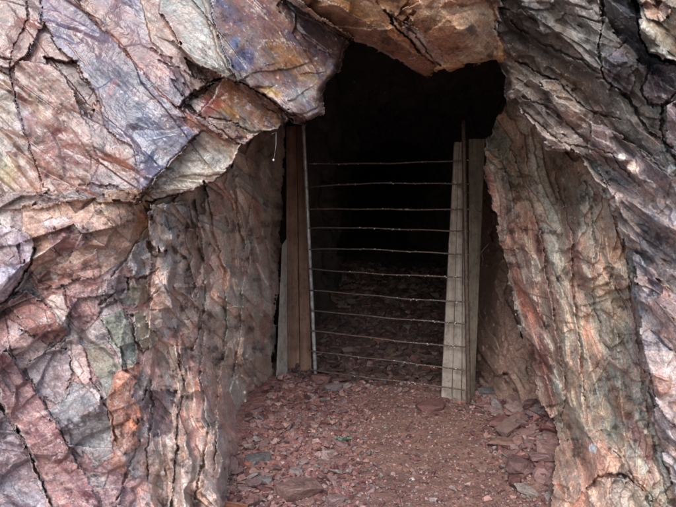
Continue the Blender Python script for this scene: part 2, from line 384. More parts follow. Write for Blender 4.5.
# left slab
plate([(100, -30), (44, -6), (40, 20), (60, 50), (76, 62), (92, 90), (105, 128), (132, 145), (138, 175), (135, 200), (153, 180), (176, 158), (199, 134), (170, 103), (142, 71), (117, 43), (71, -2)],
      -.035, -.02, .02, BLUE, .8, 1, stretch=(50, 16, 45))
plate([(71, -30), (71, 0), (117, 43), (142, 71), (170, 103), (182, 112), (190, 92), (172, 62), (150, 40), (140, 0), (140, -30)], -.02, .02, -.02, [(96, 98, 126), (122, 118, 142), (150, 106, 104), (168, 146, 146)], .75, 2, stretch=(40, 14, 42))
plate([(-2, -30), (40, -30), (42, 24), (26, 55), (10, 68), (-20, 60), (-60, -30)], -.05, .04, 0, [(118, 84, 76), (140, 106, 98), (152, 120, 110), (112, 76, 70)], .9, 3)
plate([(-30, 62), (8, 72), (14, 105), (28, 142), (44, 182), (36, 196), (-40, 190)], .01, .06, -.02, [(160, 124, 114), (180, 160, 148), (160, 142, 120), (150, 100, 100)], .8, 4, stretch=(18, 12, 60))
plate([(14, 60), (45, 62), (76, 92), (92, 135), (100, 160), (90, 190), (44, 188), (28, 142), (16, 105)], -.01, .02, .05, [(136, 88, 90), (172, 134, 126), (190, 170, 160), (150, 94, 90), (156, 130, 142)], .85, 5, stretch=(16, 10, 60))
plate([(44, 55), (60, 60), (77, 62), (78, 70), (96, 100), (90, 118), (74, 92), (60, 75), (46, 64)], .05, 0, .03, [(92, 70, 66), (112, 84, 78), (100, 74, 72)], .9, 6)
plate([(165, -30), (204, -30), (222, 50), (246, 80), (234, 80), (222, 76), (208, 70), (190, 56), (176, 40), (160, 10)], -.07, 0, -.06, [(128, 124, 120), (166, 160, 152), (186, 180, 170), (140, 122, 118)], .85, 7, stretch=(26, 10, 50))
plate([(148, 30), (176, 42), (190, 60), (208, 70), (206, 90), (186, 100), (172, 76), (156, 52)], .02, .05, .02, PURP, .8, 8, stretch=(20, 8, 35))
plate([(183, 56), (192, 60), (208, 72), (222, 80), (208, 84), (196, 76)], .07, 0, .05, BROWN, .85, 9)  # dark browns put the gully's shade into its colour
plate([(181, 107), (190, 92), (204, 84), (225, 77), (214, 96), (200, 110), (190, 114)], .09, 0, -.1, BROWN, .8, 10)  # shelf shadow below the white slab, painted in as brown
plate([(224, 78), (236, 82), (285, 119), (279, 130), (262, 133), (243, 137), (215, 126), (198, 113), (212, 96)], .03, .05, .05,
      [(96, 80, 96), (140, 86, 86), (168, 124, 84), (150, 132, 128), (160, 150, 148)], .85, 11, stretch=(22, 9, 60))
plate([(243, 137), (262, 133), (279, 130), (262, 124), (236, 122), (215, 122), (196, 114), (205, 126), (222, 138)], -.03, 0, .1, TAN, .6, 12)
plate([(204, -30), (284, -10), (352, 38), (340, 74), (324, 92), (327, 118), (309, 121), (285, 108), (262, 92), (238, 80), (222, 50)], -.16, .03, -.05,
      [(70, 68, 96), (104, 94, 112), (138, 104, 92), (148, 136, 136), (158, 112, 80)], .85, 13, stretch=(26, 9, 45))
plate([(285, -4), (350, 38), (340, 60), (318, 52), (296, 30), (276, 8)], .02, 0, 0, [(58, 48, 52), (84, 66, 66), (106, 84, 78)], .85, 14, stretch=(14, 5, 50))
plate([(236, 80), (262, 93), (285, 109), (309, 120), (327, 117), (309, 126), (288, 119), (264, 106), (246, 92)], .02, 0, .5, [(96, 68, 56), (118, 84, 68)], .9, 15)
plate([(199, 134), (209, 131), (240, 145), (234, 165), (212, 181), (190, 191), (150, 203), (137, 200), (153, 180), (177, 158)], .06, -.03, .10,
      [(118, 112, 100), (146, 136, 120), (164, 152, 138), (122, 104, 92)], .92, 16, stretch=(34, 10, 28))
# left lower face
plate([(-40, 194), (20, 192), (82, 192), (86, 200), (40, 208), (-40, 210)], -.03, 0, .05, [(126, 110, 108), (150, 132, 126), (120, 96, 96)], .85, 20)
plate([(20, 206), (84, 198), (150, 190), (156, 212), (135, 252), (99, 276), (40, 290), (22, 260)], -.03, .05, .03,
      [(150, 104, 86), (170, 126, 104), (190, 152, 130), (158, 114, 100), (182, 148, 132)], .88, 21, stretch=(34, 4.5, -14))
plate([(104, 186), (152, 190), (160, 205), (140, 245), (118, 232), (100, 210)], -.025, .08, 0, [(160, 112, 78), (176, 130, 96), (150, 108, 88), (170, 136, 112)], .7, 22, stretch=(26, 4.5, -22))
plate([(46, 228), (84, 224), (88, 240), (64, 258), (50, 246)], -.03, .03, .03, [(112, 76, 84), (128, 90, 96)], .85, 23)
plate([(28, 280), (98, 250), (102, 276), (92, 322), (66, 310), (40, 296)], -.02, .05, .06, [(132, 82, 74), (150, 100, 90), (120, 76, 74)], .85, 24, stretch=(36, 4, -18))
plate([(-40, 214), (30, 236), (35, 246), (22, 280), (4, 300), (-40, 308)], -.07, -.05, .06, [(110, 92, 110), (146, 126, 142), (170, 154, 162), (120, 98, 108)], .9, 25, stretch=(20, 8, -55))
plate([(7, 304), (22, 290), (50, 308), (71, 332), (62, 344), (40, 338), (16, 318)], -.05, .08, .02, RED, .92, 26, stretch=(30, 6, 35))
plate([(44, 300), (64, 288), (70, 330), (58, 322)], -.02, .05, 0, [(178, 156, 152), (196, 178, 170)], .7, 27)
plate([(66, 312), (70, 290), (102, 288), (100, 318), (84, 330)], -.01, .05, -.02, [(122, 82, 84), (142, 100, 98)], .8, 28)
plate([(6, 320), (40, 338), (50, 344), (30, 364), (22, 372), (8, 350)], -.02, .04, .05, [(160, 124, 124), (178, 148, 146), (140, 116, 122)], .85, 29)
plate([(26, 366), (50, 345), (66, 350), (72, 372), (58, 404), (36, 396)], -.035, .03, .06, [(132, 116, 126), (146, 126, 130), (120, 106, 114)], .85, 30)
plate([(56, 406), (70, 380), (90, 388), (106, 408), (116, 440), (112, 458), (96, 468), (64, 436), (40, 412)], -.045, .05, .07, [(116, 112, 120), (134, 124, 128), (122, 120, 116)], .85, 31)
plate([(62, 342), (80, 338), (92, 380), (106, 402), (98, 404), (80, 384)], -.03, .05, 0, [(168, 130, 130), (186, 156, 152), (150, 106, 104)], .8, 32)
plate([(84, 350), (104, 342), (120, 366), (112, 400), (100, 384), (90, 366)], -.01, .05, 0, GREEN, .8, 33)
plate([(99, 318), (122, 308), (138, 348), (138, 362), (124, 368), (108, 340)], -.06, .04, .02, GREEN, .95, 34)
plate([(131, 313), (163, 311), (158, 344), (143, 350), (136, 340)], -.05, .05, .03, GREEN, .95, 35)
plate([(118, 300), (138, 276), (150, 282), (150, 300), (130, 308)], -.02, 0, .04, GREEN, .85, 36)
plate([(149, 206), (186, 203), (184, 225), (170, 252), (160, 254), (150, 236)], -.16, .16, .04, [(132, 122, 118), (150, 138, 132), (124, 114, 116)], .9, 37)
plate([(128, 264), (136, 246), (148, 236), (152, 262), (148, 272), (134, 277)], -.10, .1, .05, GREY, .9, 38)
plate([(104, 278), (128, 274), (127, 296), (105, 304)], -.05, .05, .02, [(118, 98, 104), (132, 110, 112)], .85, 39)
plate([(160, 275), (190, 255), (186, 300), (176, 330), (150, 330), (144, 316)], -.06, .1, .05, [(146, 120, 112), (164, 138, 128), (134, 110, 104)], .8, 40)
plate([(172, 220), (196, 200), (204, 260), (190, 300), (184, 262)], .08, .3, 0, [(128, 104, 98), (142, 122, 114)], .8, 41)
# diagonal red band lower left and the dark gap under it
plate([(-20, 350), (8, 352), (28, 380), (60, 430), (104, 510), (130, 560), (80, 560), (40, 470), (0, 400)], -.06, .08, 0, [(138, 76, 78), (122, 72, 78), (154, 104, 98), (112, 80, 90)], .85, 42, stretch=(30, 6, 55))
plate([(-60, 400), (4, 408), (30, 460), (62, 540), (60, 600), (-60, 600)], .05, .05, 0, [(104, 96, 112), (142, 130, 142), (118, 92, 100), (150, 130, 140)], .85, 43, stretch=(14, 8, 50))
plate([(114, 372), (136, 362), (142, 372), (130, 396), (140, 408), (138, 444), (126, 452), (112, 440), (108, 400)], -.05, .06, 0, [(176, 108, 78), (160, 96, 70), (150, 110, 96)], .8, 44, stretch=(16, 7, 80))
stain(120, 384, 18, 6, -60, (190, 112, 74), .7, 1)
stain(134, 424, 10, 5, 20, (206, 118, 74), .8, 2)
stain(118, 462, 14, 7, 60, (170, 106, 78), .6, 3)
plate([(142, 388), (176, 392), (170, 430), (152, 440), (144, 420)], .05, .12, 0, [(86, 72, 82), (110, 90, 96)], .8, 45)
# right wall
plate([(484, 150), (500, 150), (530, 260), (556, 380), (552, 425), (534, 384), (511, 282), (497, 232)], -.04, .1, 0, [(140, 80, 66), (120, 66, 60), (150, 120, 108), (112, 62, 62)], .65, 50, stretch=(34, 4, 76))
plate([(592, 285), (606, 272), (628, 310), (624, 345), (612, 352), (600, 330)], -.03, .05, 0, [(170, 156, 138), (150, 124, 100), (182, 168, 152)], .75, 51, stretch=(20, 7, 70))
plate([(556, 440), (600, 440), (640, 470), (660, 540), (560, 560), (548, 480)], -.03, .05, .1, [(158, 116, 102), (170, 134, 120), (146, 112, 102)], .45, 52)
plate([(588, 492), (600, 476), (625, 480), (652, 500), (670, 560), (600, 560)], -.10, .05, .05, [(124, 112, 104), (150, 138, 128), (158, 128, 108)], .85, 53)
stain(612, 425, 34, 9, 55, (170, 160, 138), .55, 4, msk=m_rw)
stain(622, 405, 20, 14, 60, (140, 92, 62), .6, 5, msk=m_rw)
stain(640, 440, 34, 9, 62, (96, 50, 50), .8, 6, msk=m_rw)
stain(545, 370, 60, 5, 78, (112, 58, 58), .7, 7, msk=m_rw)
stain(524, 300, 40, 6, 74, (158, 84, 62), .6, 8, msk=m_rw)
stain(565, 190, 60, 24, 78, (96, 84, 66), .6, 9, msk=m_rw)
stain(510, 160, 40, 20, 70, (92, 80, 60), .6, 10, msk=m_rw)
stain(610, 245, 26, 12, 70, (150, 110, 84), .6, 22, msk=m_rw)
stain(535, 235, 36, 9, 70, (128, 70, 54), .6, 51, msk=m_rw); stain(575, 250, 50, 8, 78, (120, 74, 70), .5, 52, msk=m_rw); stain(600, 330, 46, 9, 80, (176, 164, 150), .5, 53, msk=m_rw)
stain(575, 400, 50, 8, 82, (150, 140, 126), .45, 54, msk=m_rw); stain(600, 470, 34, 22, 40, (160, 112, 94), .3, 55, msk=m_rw); stain(640, 225, 40, 12, 55, (82, 76, 84), .5, 56, msk=m_ridge)
stain(660, 330, 26, 14, 60, (176, 140, 126), .5, 57, msk=m_ridge); stain(655, 130, 26, 12, 40, (120, 96, 84), .5, 58, msk=m_ridge)
# ridge on the right
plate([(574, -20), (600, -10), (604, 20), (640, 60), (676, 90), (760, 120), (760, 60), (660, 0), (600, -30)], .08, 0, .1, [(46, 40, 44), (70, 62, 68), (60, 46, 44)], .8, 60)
plate([(634, -30), (760, -30), (760, 60), (676, 62), (650, 56), (640, 34)], -.22, .05, -.1, [(150, 124, 100), (176, 154, 128), (132, 120, 104), (158, 134, 116)], .92, 61, stretch=(24, 12, 30))
plate([(638, 0), (665, -6), (672, 12), (660, 24), (644, 18)], -.03, .05, -.1, [(176, 130, 106), (190, 146, 124)], .8, 62)
plate([(664, 108), (690, 96), (760, 110), (760, 190), (690, 170), (666, 145)], -.14, .1, .08, [(126, 98, 104), (150, 124, 124), (160, 140, 132)], .9, 63)
plate([(604, 55), (622, 46), (634, 80), (632, 96), (618, 92), (606, 76)], -.08, .05, .05, [(98, 82, 94), (118, 104, 112), (90, 74, 80)], .85, 64)
plate([(640, 66), (676, 62), (700, 80), (690, 100), (652, 106), (644, 92)], -.06, 0, .1, [(86, 62, 66), (106, 80, 84), (74, 60, 66)], .8, 65)
plate([(508, 92), (530, 80), (560, 100), (600, 126), (660, 160), (690, 190), (690, 240), (640, 200), (600, 165), (566, 148), (546, 144), (530, 124)], -.07, .02, .12,
      [(80, 70, 72), (106, 92, 90), (116, 96, 84), (92, 84, 90)], .7, 66, stretch=(20, 8, 38))
plate([(590, 120), (628, 142), (680, 180), (760, 210), (760, 330), (676, 320), (650, 290), (632, 240), (606, 180), (590, 150)], -.03, .02, .05,
      [(108, 88, 84), (126, 108, 108), (104, 98, 108), (138, 116, 106), (96, 90, 96)], .8, 67, stretch=(22, 11, 50))
plate([(632, 250), (660, 280), (700, 320), (760, 340), (760, 600), (700, 560), (672, 480), (654, 420), (642, 345)], -.05, .05, .03,
      [(114, 100, 112), (146, 122, 124), (158, 128, 122), (108, 98, 112), (168, 146, 142)], .85, 68, stretch=(30, 9, 62))
plate([(640, 348), (676, 352), (700, 400), (700, 452), (668, 420), (646, 390)], -.04, .05, .05, [(160, 124, 114), (176, 142, 132), (140, 112, 108)], .75, 69)
stain(622, 157, 4, 5, 0, (196, 194, 188), .9, 11, .3); stain(633, 168, 6, 6, 0, (190, 188, 180), .9, 12, .3)
stain(672, 170, 6, 5, 30, (210, 206, 200), .8, 13, .3); stain(593, 448, 4, 5, 0, (226, 216, 218), 1., 14, .3); stain(652, 184, 5, 2, 40, (200, 196, 196), .8, 15, .3)
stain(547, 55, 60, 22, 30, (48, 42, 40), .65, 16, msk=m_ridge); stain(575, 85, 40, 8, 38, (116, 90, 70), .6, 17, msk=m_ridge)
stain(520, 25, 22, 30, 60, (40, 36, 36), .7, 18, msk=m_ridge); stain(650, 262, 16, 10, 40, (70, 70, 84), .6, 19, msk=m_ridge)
# roof
plate([(284, -6), (330, 0), (372, 26), (400, 42), (424, 58), (440, 68), (425, 80), (400, 66), (350, 44)], .05, 0, .45, [(112, 74, 56), (136, 94, 70), (124, 86, 68)], .9, 80, stretch=(40, 10, 30))
plate([(300, -40), (372, -10), (384, 12), (394, 20), (404, 6), (430, -40)], -.10, 0, .3, [(168, 130, 96), (186, 148, 114), (140, 106, 84)], .9, 81, stretch=(16, 8, 30))
plate([(404, 8), (430, -6), (500, -20), (500, 30), (494, 58), (470, 66), (450, 60), (430, 40), (412, 26)], -.10, .04, .22, [(170, 126, 94), (150, 110, 86), (176, 142, 112), (134, 100, 80)], .85, 82, stretch=(14, 9, 20))
plate([(404, 22), (420, 30), (440, 50), (448, 62), (436, 66), (420, 52), (406, 38)], -.03, .1, .1, [(152, 128, 118), (170, 150, 142), (136, 104, 92)], .8, 83)
stain(418, 38, 12, 5, 50, (206, 192, 186), .7, 20); stain(330, 12, 30, 4, 28, (90, 66, 54), .5, 21)
line([(384, 10), (396, 26), (412, 44), (428, 60), (440, 66)], .10, 1.8, (60, 48, 42), .8)
line([(392, 16), (404, 24), (412, 12)], .08, 3.5)
line([(404, 24), (424, 44), (434, 62)], .08, 1.4)
# cracks and veins
line([(27, -10), (27, 18), (11, 53), (9, 75), (18, 107), (28, 142), (44, 185)], .03, .9, (78, 62, 72), .8)
line([(-20, 50), (0, 56), (11, 60)], .04, 1.2, (80, 62, 66), .6)
line([(60, -8), (90, 14), (117, 43), (142, 71), (160, 93), (180, 110), (199, 124), (227, 146)], -.008, 1.5, (196, 142, 116), .85, .6)
line([(66, 40), (76, 54), (88, 66)], -.006, 1.3, (206, 150, 124), .8)
line([(98, 92), (106, 112), (112, 134), (120, 148)], -.005, 1.5, (190, 140, 122), .7)
line([(135, 143), (150, 140), (163, 136), (177, 135)], -.004, 1.0, (176, 170, 176), .7)
line([(199, 133), (180, 152), (153, 178), (135, 200)], .03, 1.3, (70, 60, 60), .6)
line([(204, 0), (215, 40), (226, 66), (240, 84)], .01, 1.5, (176, 128, 92), .7)
line([(246, -4), (262, 12), (280, 34), (300, 58), (318, 79)], -.004, 1.6, (182, 158, 140), .75)
line([(225, 77), (245, 84), (262, 94), (285, 110), (309, 121)], .05, 1.6)
line([(181, 107), (190, 93), (206, 84), (224, 77)], .08, 2.0)
line([(184, 104), (200, 116), (222, 132), (240, 145)], .04, 1.4)
line([(210, 118), (232, 122), (252, 134), (262, 131)], .05, 1.5)
line([(44, 57), (60, 61), (77, 62)], .05, 1.8)
for p_ in ([(185, 70), (196, 78), (208, 82)], [(150, 48), (160, 55), (172, 58)], [(158, 60), (170, 66), (178, 66)]): line(p_, .03, 1.2)
stain(290, 62, 30, 14, 35, (166, 130, 88), .6, 30, msk=m_slab); stain(272, 92, 12, 6, 20, (190, 146, 86), .7, 31, msk=m_slab); stain(232, 112, 14, 6, 30, (180, 144, 100), .6, 32)
stain(212, 104, 10, 14, 60, (140, 64, 66), .7, 33); stain(235, 42, 7, 8, 0, (108, 130, 168), .6, 34, .6); stain(245, 60, 10, 16, 30, (92, 92, 126), .7, 35, msk=m_slab)
stain(300, 95, 14, 8, 0, (168, 160, 156), .6, 36, msk=m_slab); stain(262, 15, 16, 26, -30, (112, 74, 74), .5, 37, msk=m_slab)
stain(138, 100, 74, 44, 45, (92, 98, 118), .6, 60, .9, msk=m_slab); stain(96, 40, 44, 20, 45, (124, 92, 96), .55, 61, .9, msk=m_slab); stain(120, 165, 40, 16, 30, (156, 98, 78), .55, 62, .9, msk=m_slab)
stain(40, 150, 44, 30, 60, (158, 120, 120), .4, 63, .9, msk=m_slab); stain(150, 120, 26, 22, 40, (84, 100, 132), .6, 38, .8, msk=m_slab); stain(150, 165, 20, 16, 40, (90, 98, 122), .6, 39, msk=m_slab)
stain(112, 88, 14, 4, -60, (150, 96, 106), .7, 40); stain(115, 160, 18, 14, 10, (150, 106, 92), .7, 41, msk=m_slab); stain(78, 158, 20, 10, 10, (150, 112, 120), .6, 42)
stain(76, 227, 5, 5, 0, (226, 210, 204), .9, 43); stain(55, 222, 16, 5, -10, (190, 176, 176), .7, 44); stain(54, 276, 3, 6, -30, (220, 200, 196), .8, 45); stain(4, 222, 8, 12, 20, (200, 188, 186), .7, 46)
stain(8, 170, 10, 14, 0, (196, 186, 150), .6, 47); stain(26, 120, 12, 12, 0, (180, 158, 166), .6, 48); stain(40, 110, 22, 9, 60, (196, 178, 160), .6, 49)
line([(51, 190), (49, 214), (52, 240), (54, 262)], .006, 1.5, (176, 140, 146), .6)
line([(54, 262), (60, 258), (80, 246), (88, 238)], -.004, 2.0, (168, 144, 152), .7)
line([(24, 286), (60, 274), (90, 264), (110, 256)], -.003, 1.3, (184, 144, 130), .7)
line([(36, 248), (24, 276), (6, 300), (-10, 312)], .10, 2.6, (60, 46, 48), .7)
line([(152, 215), (142, 236), (126, 260), (112, 276)], .07, 1.6)
line([(150, 236), (152, 256), (164, 256), (178, 236)], .10, 2.2); line([(126, 277), (144, 276), (158, 268)], .06, 1.6)
line([(100, 304), (116, 292), (128, 290), (128, 276)], .06, 1.6); line([(97, 318), (104, 308), (120, 300), (124, 306)], .04, 1.4)
line([(122, 309), (142, 308), (150, 300), (160, 290)], .04, 1.2); line([(128, 312), (136, 340), (142, 352), (156, 344)], .06, 1.5)
line([(66, 288), (70, 312), (71, 332), (58, 342), (44, 352), (30, 362)], .03, 1.2, (96, 66, 72), .5)
line([(4, 310), (8, 340), (14, 362), (30, 384), (60, 430), (80, 470)], .03, 1.4, (96, 66, 74), .5)
line([(90, 378), (104, 402), (112, 416), (118, 446)], .05, 1.4); line([(70, 344), (74, 376), (66, 400)], .025, 1.0)
line([(106, 328), (120, 350), (128, 372)], .03, 1.4, (120, 72, 90), .6)
line([(0, 404), (18, 432), (40, 476), (58, 520)], .08, 2.4, (60, 52, 64), .6)
line([(80, 186), (110, 184), (130, 196)], .03, 1.2); line([(135, 204), (142, 196), (152, 188)], .05, 1.6)
line([(142, 400), (150, 380), (152, 420), (146, 450), (148, 480)], .10, 1.8); line([(140, 440), (128, 470), (118, 500)], .06, 1.6)
line([(188, 205), (196, 240), (206, 270), (204, 310), (192, 350)], .14, 2.0); line([(205, 180), (212, 230), (224, 270), (226, 330), (216, 400), (214, 470)], .16, 2.2)
line([(232, 165), (236, 210), (244, 240), (240, 300), (238, 350), (232, 380)], .16, 2.2); line([(176, 330), (184, 380), (178, 430), (172, 507)], .12, 2.0)
line([(202, 330), (200, 380), (208, 430), (196, 500)], .12, 1.8)
line([(513, 150), (540, 230), (552, 300), (566, 380), (562, 430)], .10, 1.8); line([(556, 175), (572, 230), (574, 300), (584, 380), (586, 420)], .10, 1.8)
line([(585, 180), (596, 240), (592, 290), (602, 340), (612, 352), (622, 342)], .07, 1.6); line([(604, 190), (626, 260), (636, 330), (648, 420), (668, 500)], .06, 1.6)
line([(588, 490), (598, 476), (622, 474), (640, 490), (656, 510)], .10, 2.2); line([(628, 470), (640, 484), (652, 500)], .05, 1.3)
line([(524, 96), (556, 112), (584, 140), (612, 156), (640, 186)], .06, 1.8); line([(512, 100), (540, 125), (560, 142), (596, 150), (616, 170)], .05, 1.6)
line([(600, -6), (604, 20), (598, 50), (604, 78), (630, 100), (650, 134), (676, 152)], .12, 2.6); line([(634, 0), (640, 34), (652, 58), (680, 66)], .12, 3.0)
line([(650, 66), (642, 90), (650, 106), (664, 104), (676, 92)], .08, 2.0); line([(662, 106), (660, 130), (666, 148), (680, 160)], .10, 2.4)
line([(516, 60), (560, 84), (590, 110), (620, 120)], .08, 2.0); line([(510, 20), (540, 44), (580, 60), (600, 74)], .06, 1.8)

# fine mineral grain: streaks along the bedding, pale flecks, dark lichen
strk = np.zeros(SH)
for m, dg, a, b_ in ((m_slab, 43, 26, 2.4), (m_lw, 84, 20, 3.5), (m_ridge, 46, 14, 3.0), (m_rw, 77, 30, 2.6), (m_roof, 25, 9, 4.)):
    u, v = rot(X[m], Yp[m], dg); strk[m] = fbm(u / a, v / b_, 400, 4, .65)
lowm = m_lw & (X < 125); u, v = rot(X[lowm], Yp[lowm], -14); strk[lowm] = fbm(u / 24, v / 2.8, 401, 4, .65)
mott = fbm(X / 7, Yp / 7, 402, 5, .7); blot = fbm(X / 26, Yp / 20, 403, 5, .6)
lumc = (col @ np.array([.3, .5, .2]))[..., None]
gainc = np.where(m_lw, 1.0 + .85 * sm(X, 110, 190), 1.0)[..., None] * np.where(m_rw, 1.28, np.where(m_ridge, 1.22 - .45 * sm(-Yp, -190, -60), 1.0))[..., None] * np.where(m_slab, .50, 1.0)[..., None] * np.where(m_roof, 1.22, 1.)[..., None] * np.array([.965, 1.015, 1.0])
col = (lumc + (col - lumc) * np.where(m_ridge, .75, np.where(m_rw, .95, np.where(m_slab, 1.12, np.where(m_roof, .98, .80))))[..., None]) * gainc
col = col * (1 + np.where(m_slab, .34, .26) * strk + np.where(m_slab, .24, .40) * mott + .30 * blot)[..., None]
col = col * (1 + .42 * (tsh - .5))[..., None] * (1 + np.array([.10, -.02, -.08]) * (2 * ((tsh * 7.31) % 1) - 1)[..., None])
fl_ = sm(fbm(X / 4.2, Yp / 3.4, 404, 4, .7) + .35 * blot, .40, .56)[..., None] * .6
col = col * (1 - fl_) + np.array([.50, .45, .43]) * fl_
wv = sm(1 - np.abs(strk + .25 * mott) * 9, .55, 1)[..., None] * sm(blot, .12, .35)[..., None] * .5     # thin pale veins where the stain field is high
col = col * (1 - wv) + np.array([.52, .42, .38]) * wv
dk = sm(-mott - .6 * blot, .30, .52)[..., None] * .7
col = col * (1 - dk * np.array([.75, .8, .78]))
rd = sm(fbm(X / 30, Yp / 24, 405, 6, .65), .10, .42)[..., None] * np.where(m_lw, .3, np.where(m_rw, .25, .42))[..., None]
col = col * (1 - rd) + col * np.array([1.25, .80, .66]) * rd
D = D + .0014 * strk + np.where(m_slab, .0006, .0018) * mott + np.where(m_slab, 0, .002) * fbm(X / 11, Yp / 9, 409, 3)
# bruised, paler convex edges
def blur(a, k):
    for ax in (0, 1):
        c = np.cumsum(np.pad(a, [(k + 1, k) if i == ax else (0, 0) for i in (0, 1)], mode='edge'), axis=ax)
        n = a.shape[ax]; a = (np.take(c, np.arange(2 * k + 1, n + 2 * k + 1), ax) - np.take(c, np.arange(0, n), ax)) / (2 * k + 1)
    return a
Dc = np.clip(D, 1, 6); cv = blur(Dc, 2) - Dc; ed = (sm(cv, .004, .022) * sm(fbm(X / 18, Yp / 18, 406, 4), -.35, .35))[..., None] * .42
col = col * (1 - ed) + np.array([.46, .42, .40]) * ed
col = np.clip(col * ALB, 0.004, .70)
D = np.maximum(D, 1.0)

# steepen the reveal along the rim of the opening so the masses have rounded lips
dh = seg_dist(X, Yp, hole); lip = (~m_hole) & (m_slab | m_roof | m_ridge)
D = np.where(lip, D + .12 * np.clip(1 - dh / 7, 0, 1) ** 2, D)

px_, py_, pz_ = P(X, Yp, D)
CO = np.stack([px_, py_, pz_], -1).reshape(-1, 3)
idx = np.arange(X.size).reshape(SH)
q = np.stack([idx[:-1, :-1], idx[1:, :-1], idx[1:, 1:], idx[:-1, 1:]], -1)
mc = m_hole[:-1, :-1].astype(int) + m_hole[1:, :-1] + m_hole[1:, 1:] + m_hole[:-1, 1:]
keep = mc < 2
reg = np.where(m_roof, 1, np.where(m_ridge | m_rw, 2, np.where(m_slab, 3, 0)))[:-1, :-1]

def skirt_edges(keep):
    """boundary edges of kept quads, as vertex index pairs"""
    E = []
    H, W = keep.shape
    k = np.pad(keep, 1)
    up = k[1:-1, 1:-1] & ~k[:-2, 1:-1]; dn = k[1:-1, 1:-1] & ~k[2:, 1:-1]; lf = k[1:-1, 1:-1] & ~k[1:-1, :-2]; rt = k[1:-1, 1:-1] & ~k[1:-1, 2:]
    for m, a, b in ((up, (0, 0), (0, 1)), (dn, (1, 0), (1, 1)), (lf, (0, 0), (1, 0)), (rt, (0, 1), (1, 1))):
        i, j = np.nonzero(m)
        E.append(np.stack([idx[i + a[0], j + a[1]], idx[i + b[0], j + b[1]], i, j], -1))
    return np.concatenate(E)
Eall = skirt_edges(keep)
Xf, Yf, Df = X.ravel(), Yp.ravel(), D.ravel(); colf = col.reshape(-1, 3)
rock_mats = [rock_material('rock_left', .8, .32, .62), rock_material('rock_roof', 1.0, .55, .9), rock_material('rock_right', 1.0, .42, .8), rock_material('rock_slab', .55, .16, .42, .25)]
for r, nm in ((0, 'rock_face_left'), (1, 'rock_roof'), (2, 'rock_face_right'), (3, 'rock_overhang')):
    qm = keep & (reg == r); qq = q[qm]
    e = Eall[reg[Eall[:, 2], Eall[:, 3]] == r]
    # rim of the opening: carry the stone back behind itself; outer rim: carry it far back into the hill
    bv = np.unique(e[:, :2]); x0, y0, d0 = Xf[bv], Yf[bv], Df[bv]
    outer = (x0 < -1490) | (x0 > 2140) | (y0 < -890) | (y0 > 890)
    ax, ay = x0 - 400, y0 - 230; L = np.hypot(ax, ay) + 1e-6
    rings = []
    for (dd, out) in ((.10, 1.2), (.45, 5), (1.1, 16)):
        sx, sy, sz = P(x0 + ax / L * out, y0 + ay / L * out, d0 + dd)
        ox, oy, oz = CO[bv, 0], np.full(len(bv), 3 + dd * 14), CO[bv, 2]
        rings.append(np.stack([np.where(outer, ox, sx), np.where(outer, np.maximum(oy, CO[bv, 1]), sy), np.where(outer, oz, sz)], -1))
    pos = -np.ones(len(CO), int); pos[bv] = np.arange(len(bv)); nb = len(bv); base = len(CO)
    sk = []
    for k in range(3):
        a = e[:, 0] if k == 0 else base + (k - 1) * nb + pos[e[:, 0]]
        b = e[:, 1] if k == 0 else base + (k - 1) * nb + pos[e[:, 1]]
        a2 = base + k * nb + pos[e[:, 0]]; b2 = base + k * nb + pos[e[:, 1]]
        sk.append(np.stack([a, b, b2, a2], -1))
    allco = np.concatenate([CO] + rings); allq = np.concatenate([qq] + sk); allc = np.concatenate([colf] + [colf[bv]] * 3)
    used, inv = np.unique(allq, return_inverse=True)
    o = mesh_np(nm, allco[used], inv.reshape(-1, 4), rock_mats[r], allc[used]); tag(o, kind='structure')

# ================================================================== TUNNEL
m_tun = rock_material('tunnel_rock', 1.0, .7, .95)
nth, ny = 260, 420
th = np.linspace(-.32 * PI, 1.32 * PI, nth); yy = np.linspace(3.7, 15.5, ny)
TH, YY = np.meshgrid(th, yy)
xl = np.interp(YY, [3.7, 4.6, 5.6, 6.5, 7.2, 9, 12, 16], [-1.3, -1.15, -.95, -.30, -.16, -.05, .1, .3])
xr = np.interp(YY, [3.7, 4.6, 5.5, 7, 9, 12, 16], [2.1, 2.0, 1.85, 1.6, 1.5, 1.4, 1.5])
zt = np.interp(YY, [3.7, 5, 6, 8, 12, 16], [3.6, 3.1, 2.75, 2.4, 2.3, 2.2])
sc = np.interp(YY, [14.6, 15.5], [1, .02])
ww = (xr - xl) / 2; xc = (xr + xl) / 2; zc = 1.0
cs_, sn_ = np.cos(TH), np.sin(TH)
pw = .8
hx = np.sign(cs_) * np.abs(cs_) ** pw; hz = np.where(sn_ > 0, np.abs(sn_) ** pw * (zt - zc), sn_ * 2.0)
uu, vv = TH * 90, YY * 90
t1, ta, _ = facets(uu, vv, 20, 40, 26, 201, .10, .14, .5, .03, .1); t2, tb, _ = facets(uu, vv, 60, 14, 10, 202, .035, .05, .5); t3, tc_, _ = facets(uu, vv, 0, 6, 5, 203, .012, .02, .5)
rr = t1 + t2 + t3
XX = xc + hx * (ww + rr) * sc; ZZ = zc + hz * (1 + rr * .6) * sc
YY2 = YY + t2 * .3
tcol = pick(.5 + .5 * fbm(uu / 40, vv / 40, 205, 5) + .4 * (ta - .5), [(36, 30, 28), (48, 40, 37), (58, 48, 45), (50, 44, 41)]) * ALB  # rock tone lowered, the tunnel's shade is partly in this colour
ti = np.arange(TH.size).reshape(TH.shape)
tq = np.stack([ti[:-1, :-1], ti[:-1, 1:], ti[1:, 1:], ti[1:, :-1]], -1).reshape(-1, 4)
o = mesh_np('tunnel', np.stack([XX, YY2, ZZ], -1).reshape(-1, 3), tq, m_tun, tcol.reshape(-1, 3)); tag(o, kind='structure')

